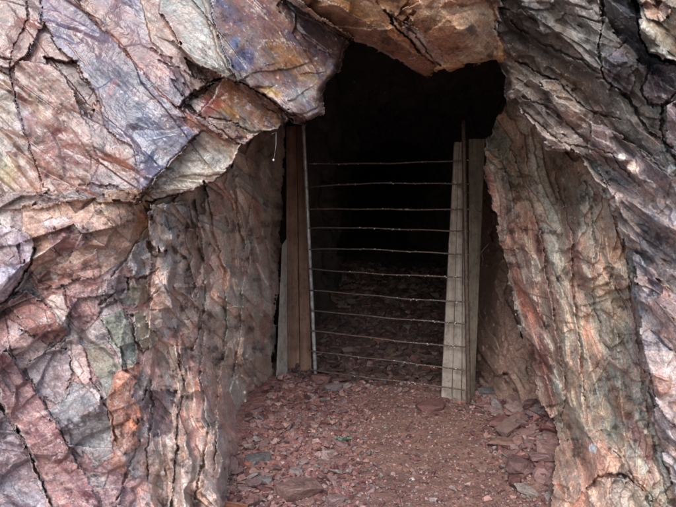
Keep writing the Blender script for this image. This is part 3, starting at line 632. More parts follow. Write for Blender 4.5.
# recessed inner wall behind the right hand rock
ix = np.arange(462, 585, .9); iy = np.arange(60, 520, .9)
IX, IY = np.meshgrid(ix, iy)
DI = rbf([(478, 100, 6.4), (478, 200, 6.3), (478, 300, 5.8), (482, 400, 5.35), (500, 200, 5.9), (505, 300, 5.35), (510, 400, 5.0), (530, 350, 5.0), (550, 430, 4.55), (580, 440, 4.5),
          (580, 200, 5.2), (580, 80, 5.5), (520, 100, 6.0), (560, 520, 3.9), (480, 520, 4.5), (465, 400, 5.9), (465, 200, 6.8)], IX, IY)
i1, ia, _ = facets(IX, IY, 75, 80, 22, 211, .08, .14, .5, .03, .1); i2, ib, _ = facets(IX, IY, 60, 22, 10, 212, .035, .05, .5); i3, ic, _ = facets(IX, IY, 60, 8, 5, 213, .012, .02, .5)
DI = DI + i1 + i2 + i3 + .55 * np.clip((497 + 4 * fbm(IX / 9, IY / 9, 219, 3) - IX) / 20 - .2 * (IY > 9999), 0, 9) * np.clip((400 - IY) / 140, 0, 1)
hi = -.05 - 0 * IX
ex = .25 * sm(-IY, -345, -300)
DI = DI + ex
icol = pick(.5 + .5 * fbm(IX / 12, IY / 34, 215, 5) + .4 * (ia - .5), [(116, 92, 82), (142, 116, 104), (158, 128, 114), (136, 120, 108)]) * ALB
a, b, c = P(IX, IY, DI)
ii = np.arange(IX.size).reshape(IX.shape); iq = np.stack([ii[:-1, :-1], ii[1:, :-1], ii[1:, 1:], ii[:-1, 1:]], -1).reshape(-1, 4)
# carry the sheet's open side edges back into the tunnel rock
ico = np.stack([a, b, c], -1).reshape(-1, 3); le = ii[:, 0]; te = ii[0]
lco = ico[le] + np.array([.35, 1.6, 0]); tco = ico[te] + np.array([0, .6, 1.4])
n0 = len(ico); lidx = n0 + np.arange(len(le)); tidx = n0 + len(le) + np.arange(len(te))
iq = np.concatenate([iq, np.stack([le[:-1], lidx[:-1], lidx[1:], le[1:]], -1), np.stack([te[:-1], te[1:], tidx[1:], tidx[:-1]], -1)])
icf = icol.reshape(-1, 3)
o = mesh_np('inner_rock_wall', np.concatenate([ico, lco, tco]), iq, m_tun, np.concatenate([icf, icf[le], icf[te]])); tag(o, kind='structure')

# hill behind: closes the rock from the sky
def box_mesh(name, x0, x1, y0, y1, z0, z1, mat, open_front=True):
    v = [(x0, y0, z0), (x1, y0, z0), (x1, y1, z0), (x0, y1, z0), (x0, y0, z1), (x1, y0, z1), (x1, y1, z1), (x0, y1, z1)]
    f = [(3, 7, 6, 2), (0, 4, 7, 3), (2, 6, 5, 1), (4, 5, 6, 7)]
    me = bpy.data.meshes.new(name); me.from_pydata(v, [], f); me.materials.append(mat); o = bpy.data.objects.new(name, me); C.objects.link(o); return o
m_hill, nt, b = newmat('hillside_rock')
tcx = nt.nodes.new('ShaderNodeTexCoord').outputs['Object']
nn = tex(nt, 'ShaderNodeTexNoise', 2.5, 8, .65, tcx)
nt.links.new(ramp(nt, nn.outputs[0], [(.3, (.10, .075, .065)), (.5, (.17, .13, .11)), (.7, (.24, .19, .16))]), b.inputs['Base Color']); b.inputs['Roughness'].default_value = .9
hill = box_mesh('hillside', -14, 14, 6.2, 24, -1.5, 12.5, m_hill); tag(hill, kind='structure')
# ================================================================== GROUND
def ground_z(x, y):
    z = .022 * fbm(x * 1.6, y * 1.6, 301, 4) + .012 * fbm(x * 7, y * 7, 302, 4)
    z = z + .62 * sm(y - .10 * x, 5.75, 8.6) + .25 * sm(y, 8.5, 14) + .05 * sm(y, 5.7, 6.1) * sm(-x, -.8, .2)
    z = z + .16 * sm(x - .25 * (y - 4), .95, 1.5) * sm(y, 3.2, 4.1) + .10 * sm(-x - .22 * (5.2 - y), .0, .55) * sm(y, 2.8, 4) * .6
    z = z - .035 * sm(x, .7, 1.0) * sm(-x, -1.25, -1.0) * sm(y, 4.6, 5.2) * (1 - sm(y, 5.4, 5.8))
    return z
def spread(lo, hi, st, flo, fhi, g=1.25):
    a = list(np.arange(lo, hi + .001, st)); s = st; x = hi; r = []
    while x < fhi: s *= g; x += s; r.append(x)
    s = st; x = lo; l = []
    while x > flo: s *= g; x -= s; l.append(x)
    return np.array(l[::-1] + a + r)
sx = spread(-1.3, 2.2, .011, -400, 400, 1.12); sy = spread(2.6, 9.5, .013, -500, 400, 1.12)
GX, GY = np.meshgrid(sx, sy)
near = sm(GY, -2, 2) * (1 - sm(np.abs(GX), 6, 14))
gn1, ga, gr = facets(GX * 100, GY * 100, 20, 7, 5, 311, .010, .012, .6); gn2, gb, gr2 = facets(GX * 100, GY * 100, 70, 3.2, 2.4, 312, .006, .006, .5)
track = sm(GX - .15 * fbm(GX, GY, 315, 3), -.15, .35) * (1 - sm(GX, 1.0, 1.35)) * (1 - sm(GY, 5.0, 5.9))     # trodden dirt
rub = 1 - .75 * track
GZ = ground_z(GX, GY) * near + (gn1 + gn2) * rub * near - .3 * (1 - near) * 0
tt = .5 + .5 * fbm(GX * 2, GY * 2, 321, 5) + .3 * (ga - .5) * rub + .25 * (gb - .5) * rub
gcol = pick(tt, [(96, 64, 62), (122, 84, 80), (134, 92, 86), (118, 96, 92), (142, 106, 98)])
dirt = pick(.5 + .6 * fbm(GX * 6, GY * 6, 322, 5), [(98, 74, 64), (116, 88, 76), (130, 100, 86)])
gcol = gcol * (1 - .85 * track[..., None]) + dirt * .85 * track[..., None]
dark = sm(GY, 5.3, 6.0)[..., None] * .8  # tunnel shade painted into the ground colour past the gate
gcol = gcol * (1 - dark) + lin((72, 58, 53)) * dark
gi = np.arange(GX.size).reshape(GX.shape); gq = np.stack([gi[:-1, :-1], gi[:-1, 1:], gi[1:, 1:], gi[1:, :-1]], -1).reshape(-1, 4)
m_ground = rock_material('ground_dirt', 1.2, .75, .98)
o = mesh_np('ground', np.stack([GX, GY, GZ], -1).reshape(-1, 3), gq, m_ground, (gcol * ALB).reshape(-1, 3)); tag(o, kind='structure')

# ================================================================== LOOSE STONES
def stone_mesh(seed, sx=1., sy=.75, sz=.4, n=22):
    r = random.Random(seed); bm = bmesh.new()
    for k in range(n):
        v = Vector((r.gauss(0, 1), r.gauss(0, 1), r.gauss(0, 1))).normalized()
        v = Vector((max(-.75, min(.75, v.x)) * sx, max(-.7, min(.7, v.y)) * sy, max(-.55, min(.55, v.z)) * sz)) * r.uniform(.8, 1.1)
        bm.verts.new(v)
    bmesh.ops.convex_hull(bm, input=bm.verts)
    for v in [v for v in bm.verts if not v.link_faces]: bm.verts.remove(v)
    bmesh.ops.bevel(bm, geom=bm.edges[:], offset=.02, segments=1, affect='EDGES')
    bmesh.ops.triangulate(bm, faces=bm.faces[:])
    bmesh.ops.subdivide_edges(bm, edges=[e for e in bm.edges if e.calc_length() > .25], cuts=2, use_grid_fill=True)
    for v in bm.verts:
        c = v.co * 3.1 + Vector((seed, 0, 0)); from mathutils import noise
        v.co += v.co.normalized() * .055 * noise.noise(c) + Vector((0, 0, 1)) * .02 * noise.noise(c * 3)
    return bm
def stone_material(name, stops):
    m, nt, b = newmat(name)
    tc = nt.nodes.new('ShaderNodeTexCoord').outputs['Object']; oi = nt.nodes.new('ShaderNodeObjectInfo')
    ad = nt.nodes.new('ShaderNodeVectorMath'); ad.operation = 'ADD'; nt.links.new(tc, ad.inputs[0]); nt.links.new(oi.outputs['Location'], ad.inputs[1])
    base = ramp(nt, oi.outputs['Random'], stops)
    n1 = tex(nt, 'ShaderNodeTexNoise', 2.2, 7, .7, ad.outputs[0]); n2 = tex(nt, 'ShaderNodeTexNoise', 9, 5, .7, ad.outputs[0])
    c = mixc(nt, 'MULTIPLY', 1, base, ramp(nt, n1.outputs[0], [(.3, .6), (.5, 1.), (.7, 1.4)]))
    c = mixc(nt, 'MULTIPLY', .8, c, ramp(nt, n2.outputs[0], [(.3, .7), (.7, 1.35)]))
    nt.links.new(c, b.inputs['Base Color']); b.inputs['Roughness'].default_value = .68
    bp = nt.nodes.new('ShaderNodeBump'); bp.inputs['Strength'].default_value = .5; bp.inputs['Distance'].default_value = .08
    nt.links.new(n1.outputs[0], bp.inputs['Height']); nt.links.new(bp.outputs[0], b.inputs['Normal']); return m
L_ = lambda *c: tuple(float(v) * ALB for v in lin(c))
m_st_shade = stone_material('shaded_stone', [(0, L_(66, 52, 49)), (.5, L_(96, 76, 68)), (1, L_(82, 60, 56))])  # loose stone colours darkened to carry the shade inside the tunnel
m_st = stone_material('loose_stone', [(0, L_(104, 66, 62)), (.2, L_(146, 104, 98)), (.4, L_(124, 100, 100)), (.6, L_(158, 120, 110)), (.85, L_(146, 134, 130)), (1, L_(110, 68, 64))])
protos = []
for k in range(9):
    bm = stone_mesh(k + 3, 1, random.uniform(.6, .9), random.uniform(.3, .6)); me = bpy.data.meshes.new('loose_stone'); bm.to_mesh(me); bm.free()
    me.materials.append(m_st); protos.append(me)
dull = []  # same stones with tunnel shade put into their colour
for me in protos:
    m2 = me.copy(); m2.materials[0] = m_st_shade; dull.append(m2)
def gz(x, y): return float(ground_z(np.array([x]), np.array([y]))[0])
def wall_x(y):  # walkable width at floor level
    xl = np.interp(y, [2.6, 3.2, 3.75, 4.3, 4.8, 5.5, 6.3, 7, 9], [-.75, -.58, -.6, -.6, -.6, -.5, -.15, -.1, -.1]); xr = np.interp(y, [2.6, 3.3, 3.75, 4.2, 4.6, 5.4, 7, 9], [.95, 1.08, 1.2, 1.42, 1.6, 1.6, 1.6, 1.5])
    return float(xl), float(xr)
cand = []
rs = random.Random(11)
while len(cand) < 4200:
    y = 2.9 + 5.9 * rs.random() ** .9; xl_, xr_ = wall_x(y); x = rs.uniform(xl_ - .03, xr_ + .03)
    tr = float(sm(np.array(x), -.1, .3) * (1 - sm(np.array(x), .95, 1.25))) * (1 - float(sm(np.array(y), 4.9, 5.6)))
    if rs.random() < tr * .62: continue
    s = .012 + .036 * rs.random() ** 2.6
    if y > 5.6: s *= 1.5
    if x > 1.0 and 3.6 < y < 5.2: s *= 1.7
    if tr > .3: s *= .6
    edge = min(x - xl_, xr_ - x)
    if edge < .12 and y < 5.4 and rs.random() < .35: s = rs.uniform(.028, .055)
    cand.append((s, x, y))
cand.sort(key=lambda c: -c[0] / c[2])
def rz(y): return rs.uniform(0, 2 * PI)
def stone_desc(x, y, s):
    if y > 5.75: return 'angular brown stone with painted shade on the rubble slope behind the bars', 'stones on the slope behind the gate'
    if x > .95 and y > 3.5: return 'angular grey brown stone in the rubble beside the right rock wall', 'stones heaped by the right wall'
    if x < .05: return 'small angular reddish stone among rubble on the left of the floor', 'stones scattered on the left of the floor'
    return 'small angular reddish stone lying on the trodden dirt of the floor', 'stones scattered on the dirt floor'
for s, x, y in cand[:285]:
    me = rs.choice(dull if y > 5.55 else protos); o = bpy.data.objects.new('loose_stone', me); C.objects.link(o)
    o.location = (x, y, gz(x, y) + s * rs.uniform(-.15, .55)); o.rotation_euler = (rs.gauss(0, .3), rs.gauss(0, .3), rz(y)); o.scale = (s * 1.5, s * 1.5, s * 1.3)
    lb, g = stone_desc(x, y, s); tag(o, lb, 'stone', g)
# the rest as one mesh of gravel
vs = []; fs = []; cs2 = []; base = 0; fl = []
gravel_protos = []
for k in range(8):
    r = random.Random(90 + k); bm = bmesh.new()
    for j in range(9):
        v = Vector((r.gauss(0, 1), r.gauss(0, 1), r.gauss(0, 1))).normalized(); bm.verts.new((v.x, v.y * .75, v.z * .5))
    bmesh.ops.convex_hull(bm, input=bm.verts)
    for v in [v for v in bm.verts if not v.link_faces]: bm.verts.remove(v)
    bmesh.ops.triangulate(bm, faces=bm.faces[:]); bm.verts.index_update()
    gravel_protos.append((np.array([v.co[:] for v in bm.verts]), [tuple(v.index for v in f.verts) for f in bm.faces])); bm.free()
pal = [lin(c) * ALB for c in ((104, 66, 62), (138, 96, 90), (124, 98, 98), (156, 118, 108), (128, 116, 112), (96, 62, 62), (154, 126, 120))]
extra = []
while len(extra) < 15000:
    y = 2.9 + 4.6 * rs.random(); xl_, xr_ = wall_x(y); x = rs.uniform(xl_ - .03, xr_ + .03); extra.append(((.004 + .012 * rs.random() ** 2) * (1.15 if x < .25 or x > .95 else .85), x, y))
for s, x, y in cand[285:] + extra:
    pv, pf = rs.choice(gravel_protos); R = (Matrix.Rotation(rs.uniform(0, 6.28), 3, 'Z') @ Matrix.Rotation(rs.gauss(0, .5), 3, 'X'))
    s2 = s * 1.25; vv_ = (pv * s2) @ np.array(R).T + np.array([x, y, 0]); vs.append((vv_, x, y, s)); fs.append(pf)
    fl += [tuple(i + base for i in f) for f in pf]; base += len(pv); cs2.append(np.tile(rs.choice(pal) * rs.uniform(.75, 1.25) * (.42 if y > 5.55 else .85), (len(pv), 1)))  # chips past the gate get the tunnel's shade in their colour
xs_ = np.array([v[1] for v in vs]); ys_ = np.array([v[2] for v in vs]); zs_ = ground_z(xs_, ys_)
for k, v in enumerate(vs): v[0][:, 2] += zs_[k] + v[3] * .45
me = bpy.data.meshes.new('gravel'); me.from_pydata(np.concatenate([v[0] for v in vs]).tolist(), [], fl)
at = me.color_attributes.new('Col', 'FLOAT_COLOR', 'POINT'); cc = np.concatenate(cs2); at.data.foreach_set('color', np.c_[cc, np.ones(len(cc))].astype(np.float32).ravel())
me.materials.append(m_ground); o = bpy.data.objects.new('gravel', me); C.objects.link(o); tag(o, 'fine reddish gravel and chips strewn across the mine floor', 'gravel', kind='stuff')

def big_stone(px, py, w, seed, label, cols, flat=.5, asp=.7, rzv=0.3, name='loose_stone', tilt=(0, 0), dz=0.0):
    Y = floor_Y(py); x, y, z = P(px, py, Y); s = w / F * Y * .72
    z = gz(x, y); Yq = (CAMZ - z) / (CAMZ / Y); x, y, _ = P(px, py, Yq); z = gz(x, y)
    bm = stone_mesh(seed, 1, asp, flat, 26); me = bpy.data.meshes.new(name); bm.to_mesh(me); bm.free()
    me.materials.append(stone_material('stone_' + str(seed), [(0, L_(*cols[0])), (1, L_(*cols[-1]))]))
    o = bpy.data.objects.new(name, me); C.objects.link(o); o.location = (x, y, z + s * flat * .3 + dz); o.scale = (s, s, s); o.rotation_euler = (tilt[0], tilt[1], rzv)
    tag(o, label, 'stone'); return o
big_stone(299, 497, 42, 401, 'largest square grey brown stone at the bottom edge of the floor', [(126, 98, 90), (120, 94, 88)], .6, .8)
big_stone(336, 503, 18, 402, 'pinkish grey stone just right of the large square stone', [(136, 110, 108)], .7)
big_stone(412, 480, 5, 403, 'tiny white pebble alone on the trodden dirt', [(230, 226, 224)], .7)
big_stone(432, 408, 28, 404, 'flat dark red slab of stone at the foot of the pale plank', [(110, 76, 72)], .3, .7, .2, tilt=(.15, 0))
big_stone(511, 432, 34, 405, 'long sloping grey stone slab leaning on the rubble by the right wall', [(120, 96, 90)], .3, .5, .6, tilt=(.2, -.35), dz=.04)
big_stone(500, 447, 26, 406, 'flat brownish stone in front of the sloping grey slab', [(128, 96, 86)], .35, .6, -.1, tilt=(.1, 0), dz=.02)
big_stone(516, 470, 24, 407, 'dull purple brown block near the corner of the right rock wall', [(112, 84, 82)], .6, .8, .9, dz=.02)
big_stone(514, 486, 20, 408, 'dark red angular stone low in the heap by the right wall', [(110, 72, 70)], .6, .7, 1.3, dz=.02)
big_stone(527, 494, 24, 409, 'thin pale grey flake of stone at the bottom of the right heap', [(140, 126, 118)], .25, .4, -.4, tilt=(.3, .2), dz=.02)
big_stone(482, 470, 12, 410, 'light triangular stone chip on dirt left of the right heap', [(150, 124, 112)], .3, .8, .8)
big_stone(425, 468, 12, 411, 'thin light tan chip lying in the middle of the dirt', [(150, 120, 104)], .25, .5, 0)
big_stone(257, 461, 26, 412, 'dark grey faceted stone with pale rim beside the left rock wall', [(98, 92, 93)], .5, .8, .4)
big_stone(264, 482, 18, 413, 'small blue grey striped stone by the bottom left rubble', [(130, 124, 125)], .45, .6, 0)
big_stone(248, 466, 9, 414, 'small bright orange stone against the left rock wall', [(170, 108, 88)], .7, .7, 0)
big_stone(333, 390, 18, 415, 'pale purple grey stone in front of the gate near its pipe', [(114, 100, 103)], .6, .6, .2)
big_stone(321, 381, 20, 416, 'red brick shaped stone at the foot of the gate pipe', [(112, 78, 73)], .6, .55, .05)
big_stone(345, 403, 14, 417, 'dull pink flat stone just below the gate sill', [(132, 94, 90)], .4, .7, .3)
big_stone(488, 395, 20, 418, 'blue grey rounded stone behind the right foot of the gate', [(100, 96, 97)], .6, .8, .3)
def slope_stone(px, py, Y, w, seed, label, c, flat=.5, asp=.7, rzv=.3, tl=(0, 0)):
    x, y, z = P(px, py, Y); s = w / F * Y * .72
    bm = stone_mesh(seed, 1, asp, flat, 24); me = bpy.data.meshes.new('loose_stone'); bm.to_mesh(me); bm.free(); me.materials.append(stone_material('stone_' + str(seed), [(0, L_(*c)), (1, L_(*c))]))
    o = bpy.data.objects.new('loose_stone', me); C.objects.link(o); o.location = (x, y, gz(x, y) + s * .1); o.scale = (s, s, s); o.rotation_euler = (tl[0], tl[1], rzv); tag(o, label, 'stone')
slope_stone(331, 316, 7.2, 28, 431, 'pale flat slab leaning on the slope just inside the pipe side of the gate', (128, 108, 98), .3, .8, .4, (.5, .2))
slope_stone(380, 345, 6.6, 18, 432, 'reddish angular block halfway up the slope behind the bars', (118, 76, 68))
slope_stone(346, 352, 6.3, 20, 433, 'dull grey brown slab low on the slope behind the bars', (110, 90, 84), .4)
slope_stone(430, 378, 6.0, 18, 434, 'red brown block behind the bars beside the pale plank', (116, 74, 66))

# ================================================================== WOOD AND METAL THINGS
def wood_material(name, ca, cb, grain=60, dark=.5):
    m, nt, b = newmat(name)
    tc = nt.nodes.new('ShaderNodeTexCoord').outputs['Object']
    mp = nt.nodes.new('ShaderNodeMapping'); mp.inputs['Scale'].default_value = (grain, grain, grain * .035); nt.links.new(tc, mp.inputs[0])
    n1 = tex(nt, 'ShaderNodeTexNoise', 1.0, 7, .7, mp.outputs[0]); n2 = tex(nt, 'ShaderNodeTexNoise', 5, 5, .6, tc)
    c = ramp(nt, n1.outputs[0], [(.3, ca), (.55, tuple((p + q) / 2 for p, q in zip(ca, cb))), (.72, cb)])
    c = mixc(nt, 'MULTIPLY', .9, c, ramp(nt, n2.outputs[0], [(.3, dark), (.6, 1.), (.75, 1.15)]))
    n3 = tex(nt, 'ShaderNodeTexNoise', 2.2, 5, .7, tc); c = mixc(nt, 'MIX', ramp(nt, n3.outputs[0], [(.48, 0.), (.62, .6)]), c, mixc(nt, 'MULTIPLY', 1, c, (.62, .5, .44)))
    n4 = tex(nt, 'ShaderNodeTexNoise', 14, 6, .75, tc); c = mixc(nt, 'MULTIPLY', .8, c, ramp(nt, n4.outputs[0], [(.34, .45), (.5, 1.), (.7, 1.2)]))
    nt.links.new(c, b.inputs['Base Color']); b.inputs['Roughness'].default_value = .82
    bp = nt.nodes.new('ShaderNodeBump'); bp.inputs['Strength'].default_value = .35; bp.inputs['Distance'].default_value = .004
    nt.links.new(n1.outputs[0], bp.inputs['Height']); nt.links.new(bp.outputs[0], b.inputs['Normal']); return m
def metal_material(name, ca, cb, rough=.6, met=.3, sc=40):
    m, nt, b = newmat(name)
    tc = nt.nodes.new('ShaderNodeTexCoord').outputs['Object']; n1 = tex(nt, 'ShaderNodeTexNoise', sc, 6, .7, tc)
    nt.links.new(ramp(nt, n1.outputs[0], [(.35, ca), (.62, cb)]), b.inputs['Base Color'])
    b.inputs['Roughness'].default_value = rough; b.inputs['Metallic'].default_value = met
    bp = nt.nodes.new('ShaderNodeBump'); bp.inputs['Strength'].default_value = .4; bp.inputs['Distance'].default_value = .003
    nt.links.new(n1.outputs[0], bp.inputs['Height']); nt.links.new(bp.outputs[0], b.inputs['Normal']); return m
m_old = wood_material('grey_wood', L_(132, 122, 112), L_(198, 184, 172), 38, .6)
m_tan = wood_material('tan_wood', L_(118, 108, 96), L_(176, 164, 148), 40, .65)
m_brown = wood_material('brown_timber', L_(96, 72, 60), L_(158, 122, 104), 32, .6)
m_pale = wood_material('pale_board', L_(200, 188, 178), L_(235, 230, 222), 28, .7)
m_stick = wood_material('rust_wood', L_(120, 74, 56), L_(160, 104, 80), 50, .7)
m_rust = metal_material('rusty_rod', L_(72, 60, 54), L_(122, 106, 97), .5, .35, 60)
m_pipe = metal_material('dull_pipe', L_(110, 106, 104), L_(190, 190, 194), .45, .3, 18)
m_stile = metal_material('dark_stile', L_(66, 54, 50), L_(112, 94, 84), .6, .3, 40)
m_drop = metal_material('pale_bead', L_(180, 180, 182), L_(225, 225, 225), .3, 0, 5)

def board(name, quad, thick, mat, parent=None, nseg=40, wob=.004, seed=0, cuts=(), wn=8):
    """board from four corner points bl, br, tr, tl (Vectors); thickness goes back along +Y; cuts = splits as fractions of the width"""
    bl, br, tr, tl = quad; r = random.Random(seed); bm = bmesh.new()
    bands = [0.0] + list(cuts) + [1.0]
    for k in range(len(bands) - 1):
        fa, fb = bands[k] + (.012 if k else 0), bands[k + 1] - (.012 if k < len(bands) - 2 else 0)
        rows = []
        e = [r.uniform(-1, 1) for _ in range(nseg + 1)]; e2 = [r.uniform(-1, 1) for _ in range(nseg + 1)]
        for i in range(1, nseg): e[i] = .5 * e[i] + .5 * e[i - 1]; e2[i] = .5 * e2[i] + .5 * e2[i - 1]
        dzt = r.uniform(-.012, .012)
        for i in range(nseg + 1):
            t = i / nseg; L = bl.lerp(tl, t); R = br.lerp(tr, t); a = L.lerp(R, fa); b_ = L.lerp(R, fb); w = (R - L).normalized()
            if i == nseg: a = a + Vector((0, 0, dzt)); b_ = b_ + Vector((0, 0, -dzt))
            a = a + w * wob * e[i]; b_ = b_ + w * wob * e2[i]
            row = []
            c = .04
            prof = [(0, c), (c, 0), (.5, -.02), (1 - c, 0), (1, c), (1, 1), (0, 1)]
            for (pu, pt) in prof: row.append(bm.verts.new(a.lerp(b_, pu) + Vector((0, thick * pt, 0)) if pt <= 0 or pt == 1 else a.lerp(b_, pu) + Vector((0, min(thick * pt, .004), 0))))
            rows.append(row)
        n = 7
        for i in range(nseg):
            for j in range(n): bm.faces.new((rows[i][j], rows[i][(j + 1) % n], rows[i + 1][(j + 1) % n], rows[i + 1][j]))
        bm.faces.new(rows[0][::-1]); bm.faces.new(rows[-1])
    bmesh.ops.recalc_face_normals(bm, faces=bm.faces[:])
    me = bpy.data.meshes.new(name); bm.to_mesh(me); bm.free(); me.materials.append(mat); o = bpy.data.objects.new(name, me); C.objects.link(o)
    if parent: o.parent = parent; o.matrix_parent_inverse = Matrix.Translation(-parent.location)
    return o
def tube(name, pts, rad, mat, parent=None, n=10, rib=0.0, caps=True, seed=0):
    bm = bmesh.new(); rings = []; r = random.Random(seed)
    for i, p in enumerate(pts):
        a = pts[max(i - 1, 0)]; b_ = pts[min(i + 1, len(pts) - 1)]; d = (b_ - a).normalized()
        s = d.cross(Vector((0, 1, .3))).normalized() if abs(d.y) < .9 else d.cross(Vector((1, 0, 0))).normalized(); t = d.cross(s).normalized()
        rr = (rad if not hasattr(rad, '__len__') else rad[i]) * (1 + rib * (r.random() * .6 + (i % 2)))
        rings.append([bm.verts.new(p + s * math.cos(2 * PI * k / n) * rr + t * math.sin(2 * PI * k / n) * rr) for k in range(n)])
    for i in range(len(rings) - 1):
        for k in range(n): f = bm.faces.new((rings[i][k], rings[i][(k + 1) % n], rings[i + 1][(k + 1) % n], rings[i + 1][k])); f.smooth = True
    bm.faces.new(rings[0][::-1]); bm.faces.new(rings[-1]); bmesh.ops.recalc_face_normals(bm, faces=bm.faces[:])
    me = bpy.data.meshes.new(name); bm.to_mesh(me); bm.free(); me.materials.append(mat); o = bpy.data.objects.new(name, me); C.objects.link(o)
    if parent: o.parent = parent; o.matrix_parent_inverse = Matrix.Translation(-parent.location)
    return o
def empty(name, loc):
    o = bpy.data.objects.new(name, None); C.objects.link(o); o.location = loc; return o

# gate of horizontal bars
YL, YR = 5.68, 5.12
gate = empty('gate', PV(390, 392, 5.4)); tag(gate, 'rusty gate of eleven thin horizontal bars barring the dark tunnel', 'gate')
tube('pipe_stile', [PV(302 + 14 * t, 96 + 288 * t, YL) for t in np.linspace(0, 1, 24)], .016, m_pipe, gate, 14, .03)
tube('stile', [PV(463.5 + 5.5 * t, 120 + 292 * t, YR - .01) for t in np.linspace(0, 1, 24)], .018, m_stile, gate, 12, .03)
yl = [164.5, 186.6, 208.4, 228.5, 249.5, 269.5, 290, 311, 330.5, 350, 369.5]; yr = [161, 183.5, 208.5, 232, 255, 278.5, 302, 325, 347.5, 370.5, 391]
rg = random.Random(5); fine = bmesh.new(); bmb = bmesh.new(); bmesh.ops.create_icosphere(bmb, subdivisions=2, radius=1.0); bead_me = bpy.data.meshes.new('pale_bead'); bmb.to_mesh(bead_me); bmb.free(); bead_me.materials.append(m_drop)
for k in range(11):
    n = 60; pts = []; sag = rg.uniform(-2.2, 1.4); ph = rg.uniform(0, 6)
    for i in range(n + 1):
        t = i / n; x = 309 + (470 - 309) * t; y = yl[k] + (yr[k] - yl[k]) * t + sag * math.sin(PI * t) + .5 * math.sin(t * 7 + ph) + .25 * math.sin(t * 19 + ph)
        pts.append(PV(x, y, YL + (YR - YL) * t - .024))
    b_ = tube('bar', pts, .0060, m_rust, gate, 8, .10, seed=k)
    # small pale beads along the bar: nine larger ones each, the finest together
    for q_ in range(26):
        t = min(.9, max(.04, rg.gauss([.3, .55, .6, .5, .6, .7, .6, .75, .7, .6, .5][k], .2))); p = pts[int(t * n)].lerp(pts[min(n, int(t * n) + 1)], rg.random())
        M_ = Matrix.Translation(p + Vector((0, -.005, rg.choice((-.006, .003, .005))))) @ Matrix.Diagonal((rg.uniform(.8, 2.4), 1, 1, 1))
        if q_ < 9:
            o = bpy.data.objects.new('pale_bead', bead_me); C.objects.link(o); o.parent = b_; o.matrix_parent_inverse = Matrix.Identity(4)
            s_ = rg.uniform(.0026, .0042); o.scale = (s_ * rg.uniform(.8, 2.2), s_, s_)
            o.location = M_.translation
        else: bmesh.ops.create_icosphere(fine, subdivisions=1, radius=rg.uniform(.0014, .0024), matrix=M_)
me = bpy.data.meshes.new('pale_bead'); fine.to_mesh(me); fine.free(); me.materials.append(m_drop); o = bpy.data.objects.new('pale_bead', me); C.objects.link(o)
o.parent = gate; o.matrix_parent_inverse = Matrix.Translation(-gate.location); o['kind'] = 'stuff'
# right posts
plank = board('wooden_plank', (PV(441, 403.5, YR + .14), PV(467, 405, YR + .07), PV(465.5, 142, YR + .07), PV(454.5, 142, YR + .12)), .035, m_old, seed=3, cuts=(.42, .80), wob=.003)
tag(plank, 'pale grey split plank standing upright behind the right end of the gate bars', 'plank')
post = board('wooden_post', (PV(469, 402, YR + .07), PV(474.5, 398, YR + .14), PV(485, 140, YR + .22), PV(469, 138, YR + .18)), .06, m_tan, seed=8, wob=.003)
tag(post, 'tan wooden post narrowing downward, right of the dark gate stile', 'post')
# left timbers
tp = empty('timber_post', PV(300, 378, 5.78)); tag(tp, 'brown timber door post of grooved boards beside the pale gate pipe', 'post')
board('plank', (PV(287, 379, 5.80), PV(300, 378, 5.80), PV(296.5, 126, 5.86), PV(286, 126, 5.86)), .09, m_brown, tp, seed=11, wob=.002)
board('plank', (PV(300.4, 378.5, 5.77), PV(312, 379, 5.77), PV(303.5, 126, 5.80), PV(296.8, 126, 5.84)), .12, m_brown, tp, seed=12, wob=.002)
pb = board('pale_board', (PV(276, 380, 5.50), PV(287.5, 380, 5.74), PV(286.5, 238, 5.74), PV(282, 246, 5.6)), .03, m_pale, seed=21, wob=.010, nseg=24)
tag(pb, 'whitish weathered board wedged between left rock wall and brown timber post', 'board')
# sticks and boards on the ground
sl = board('wooden_strip', (PV(344, 381.5, 5.70), PV(396, 390, 5.42), PV(395, 393.5, 5.38), PV(346, 386, 5.62)), .03, m_stick, seed=31, nseg=4, wob=.002)
tag(sl, 'thin orange brown wooden strip on the ground along the foot of the gate', 'board')
fb = board('wooden_board', (PV(196, 512, 3.17), PV(246, 513, 3.17), PV(248, 505, 3.22), PV(206, 503, 3.24)), .03, m_stick, seed=32, nseg=4, wob=.002)
tag(fb, 'tan wooden board end at the bottom edge beside the left rock wall', 'board')
# wire twisted round the right post
wp = []
for i in range(90):
    t = i / 89; wp.append(PV(457 + 27 * t + 2.4 * math.sin(t * 31), 184 + 30 * t + 3.2 * math.cos(t * 23) - 6 * math.sin(PI * t) * 0, YR - .03 - .012 * math.sin(t * 29)))
w_ = tube('twisted_wire', wp, .0024, m_rust, n=6); tag(w_, 'thin grey wire twisted round the plank and post below their tops', 'wire')
w2 = tube('wire_hook', [PV(477, 258, YR), PV(480, 254, YR - .03), PV(484, 249, YR - .05), PV(490, 242, YR - .06)], .0035, m_rust, n=6); tag(w2, 'short straight wire end sticking out to the right of the tan post', 'wire')
w3 = tube('wire_hook', [PV(481, 252, YR - .03), PV(483, 258, YR - .03), PV(482, 266, YR - .02)], .0025, m_rust, n=6); tag(w3, 'short hanging wire end below the straight one on the tan post', 'wire')
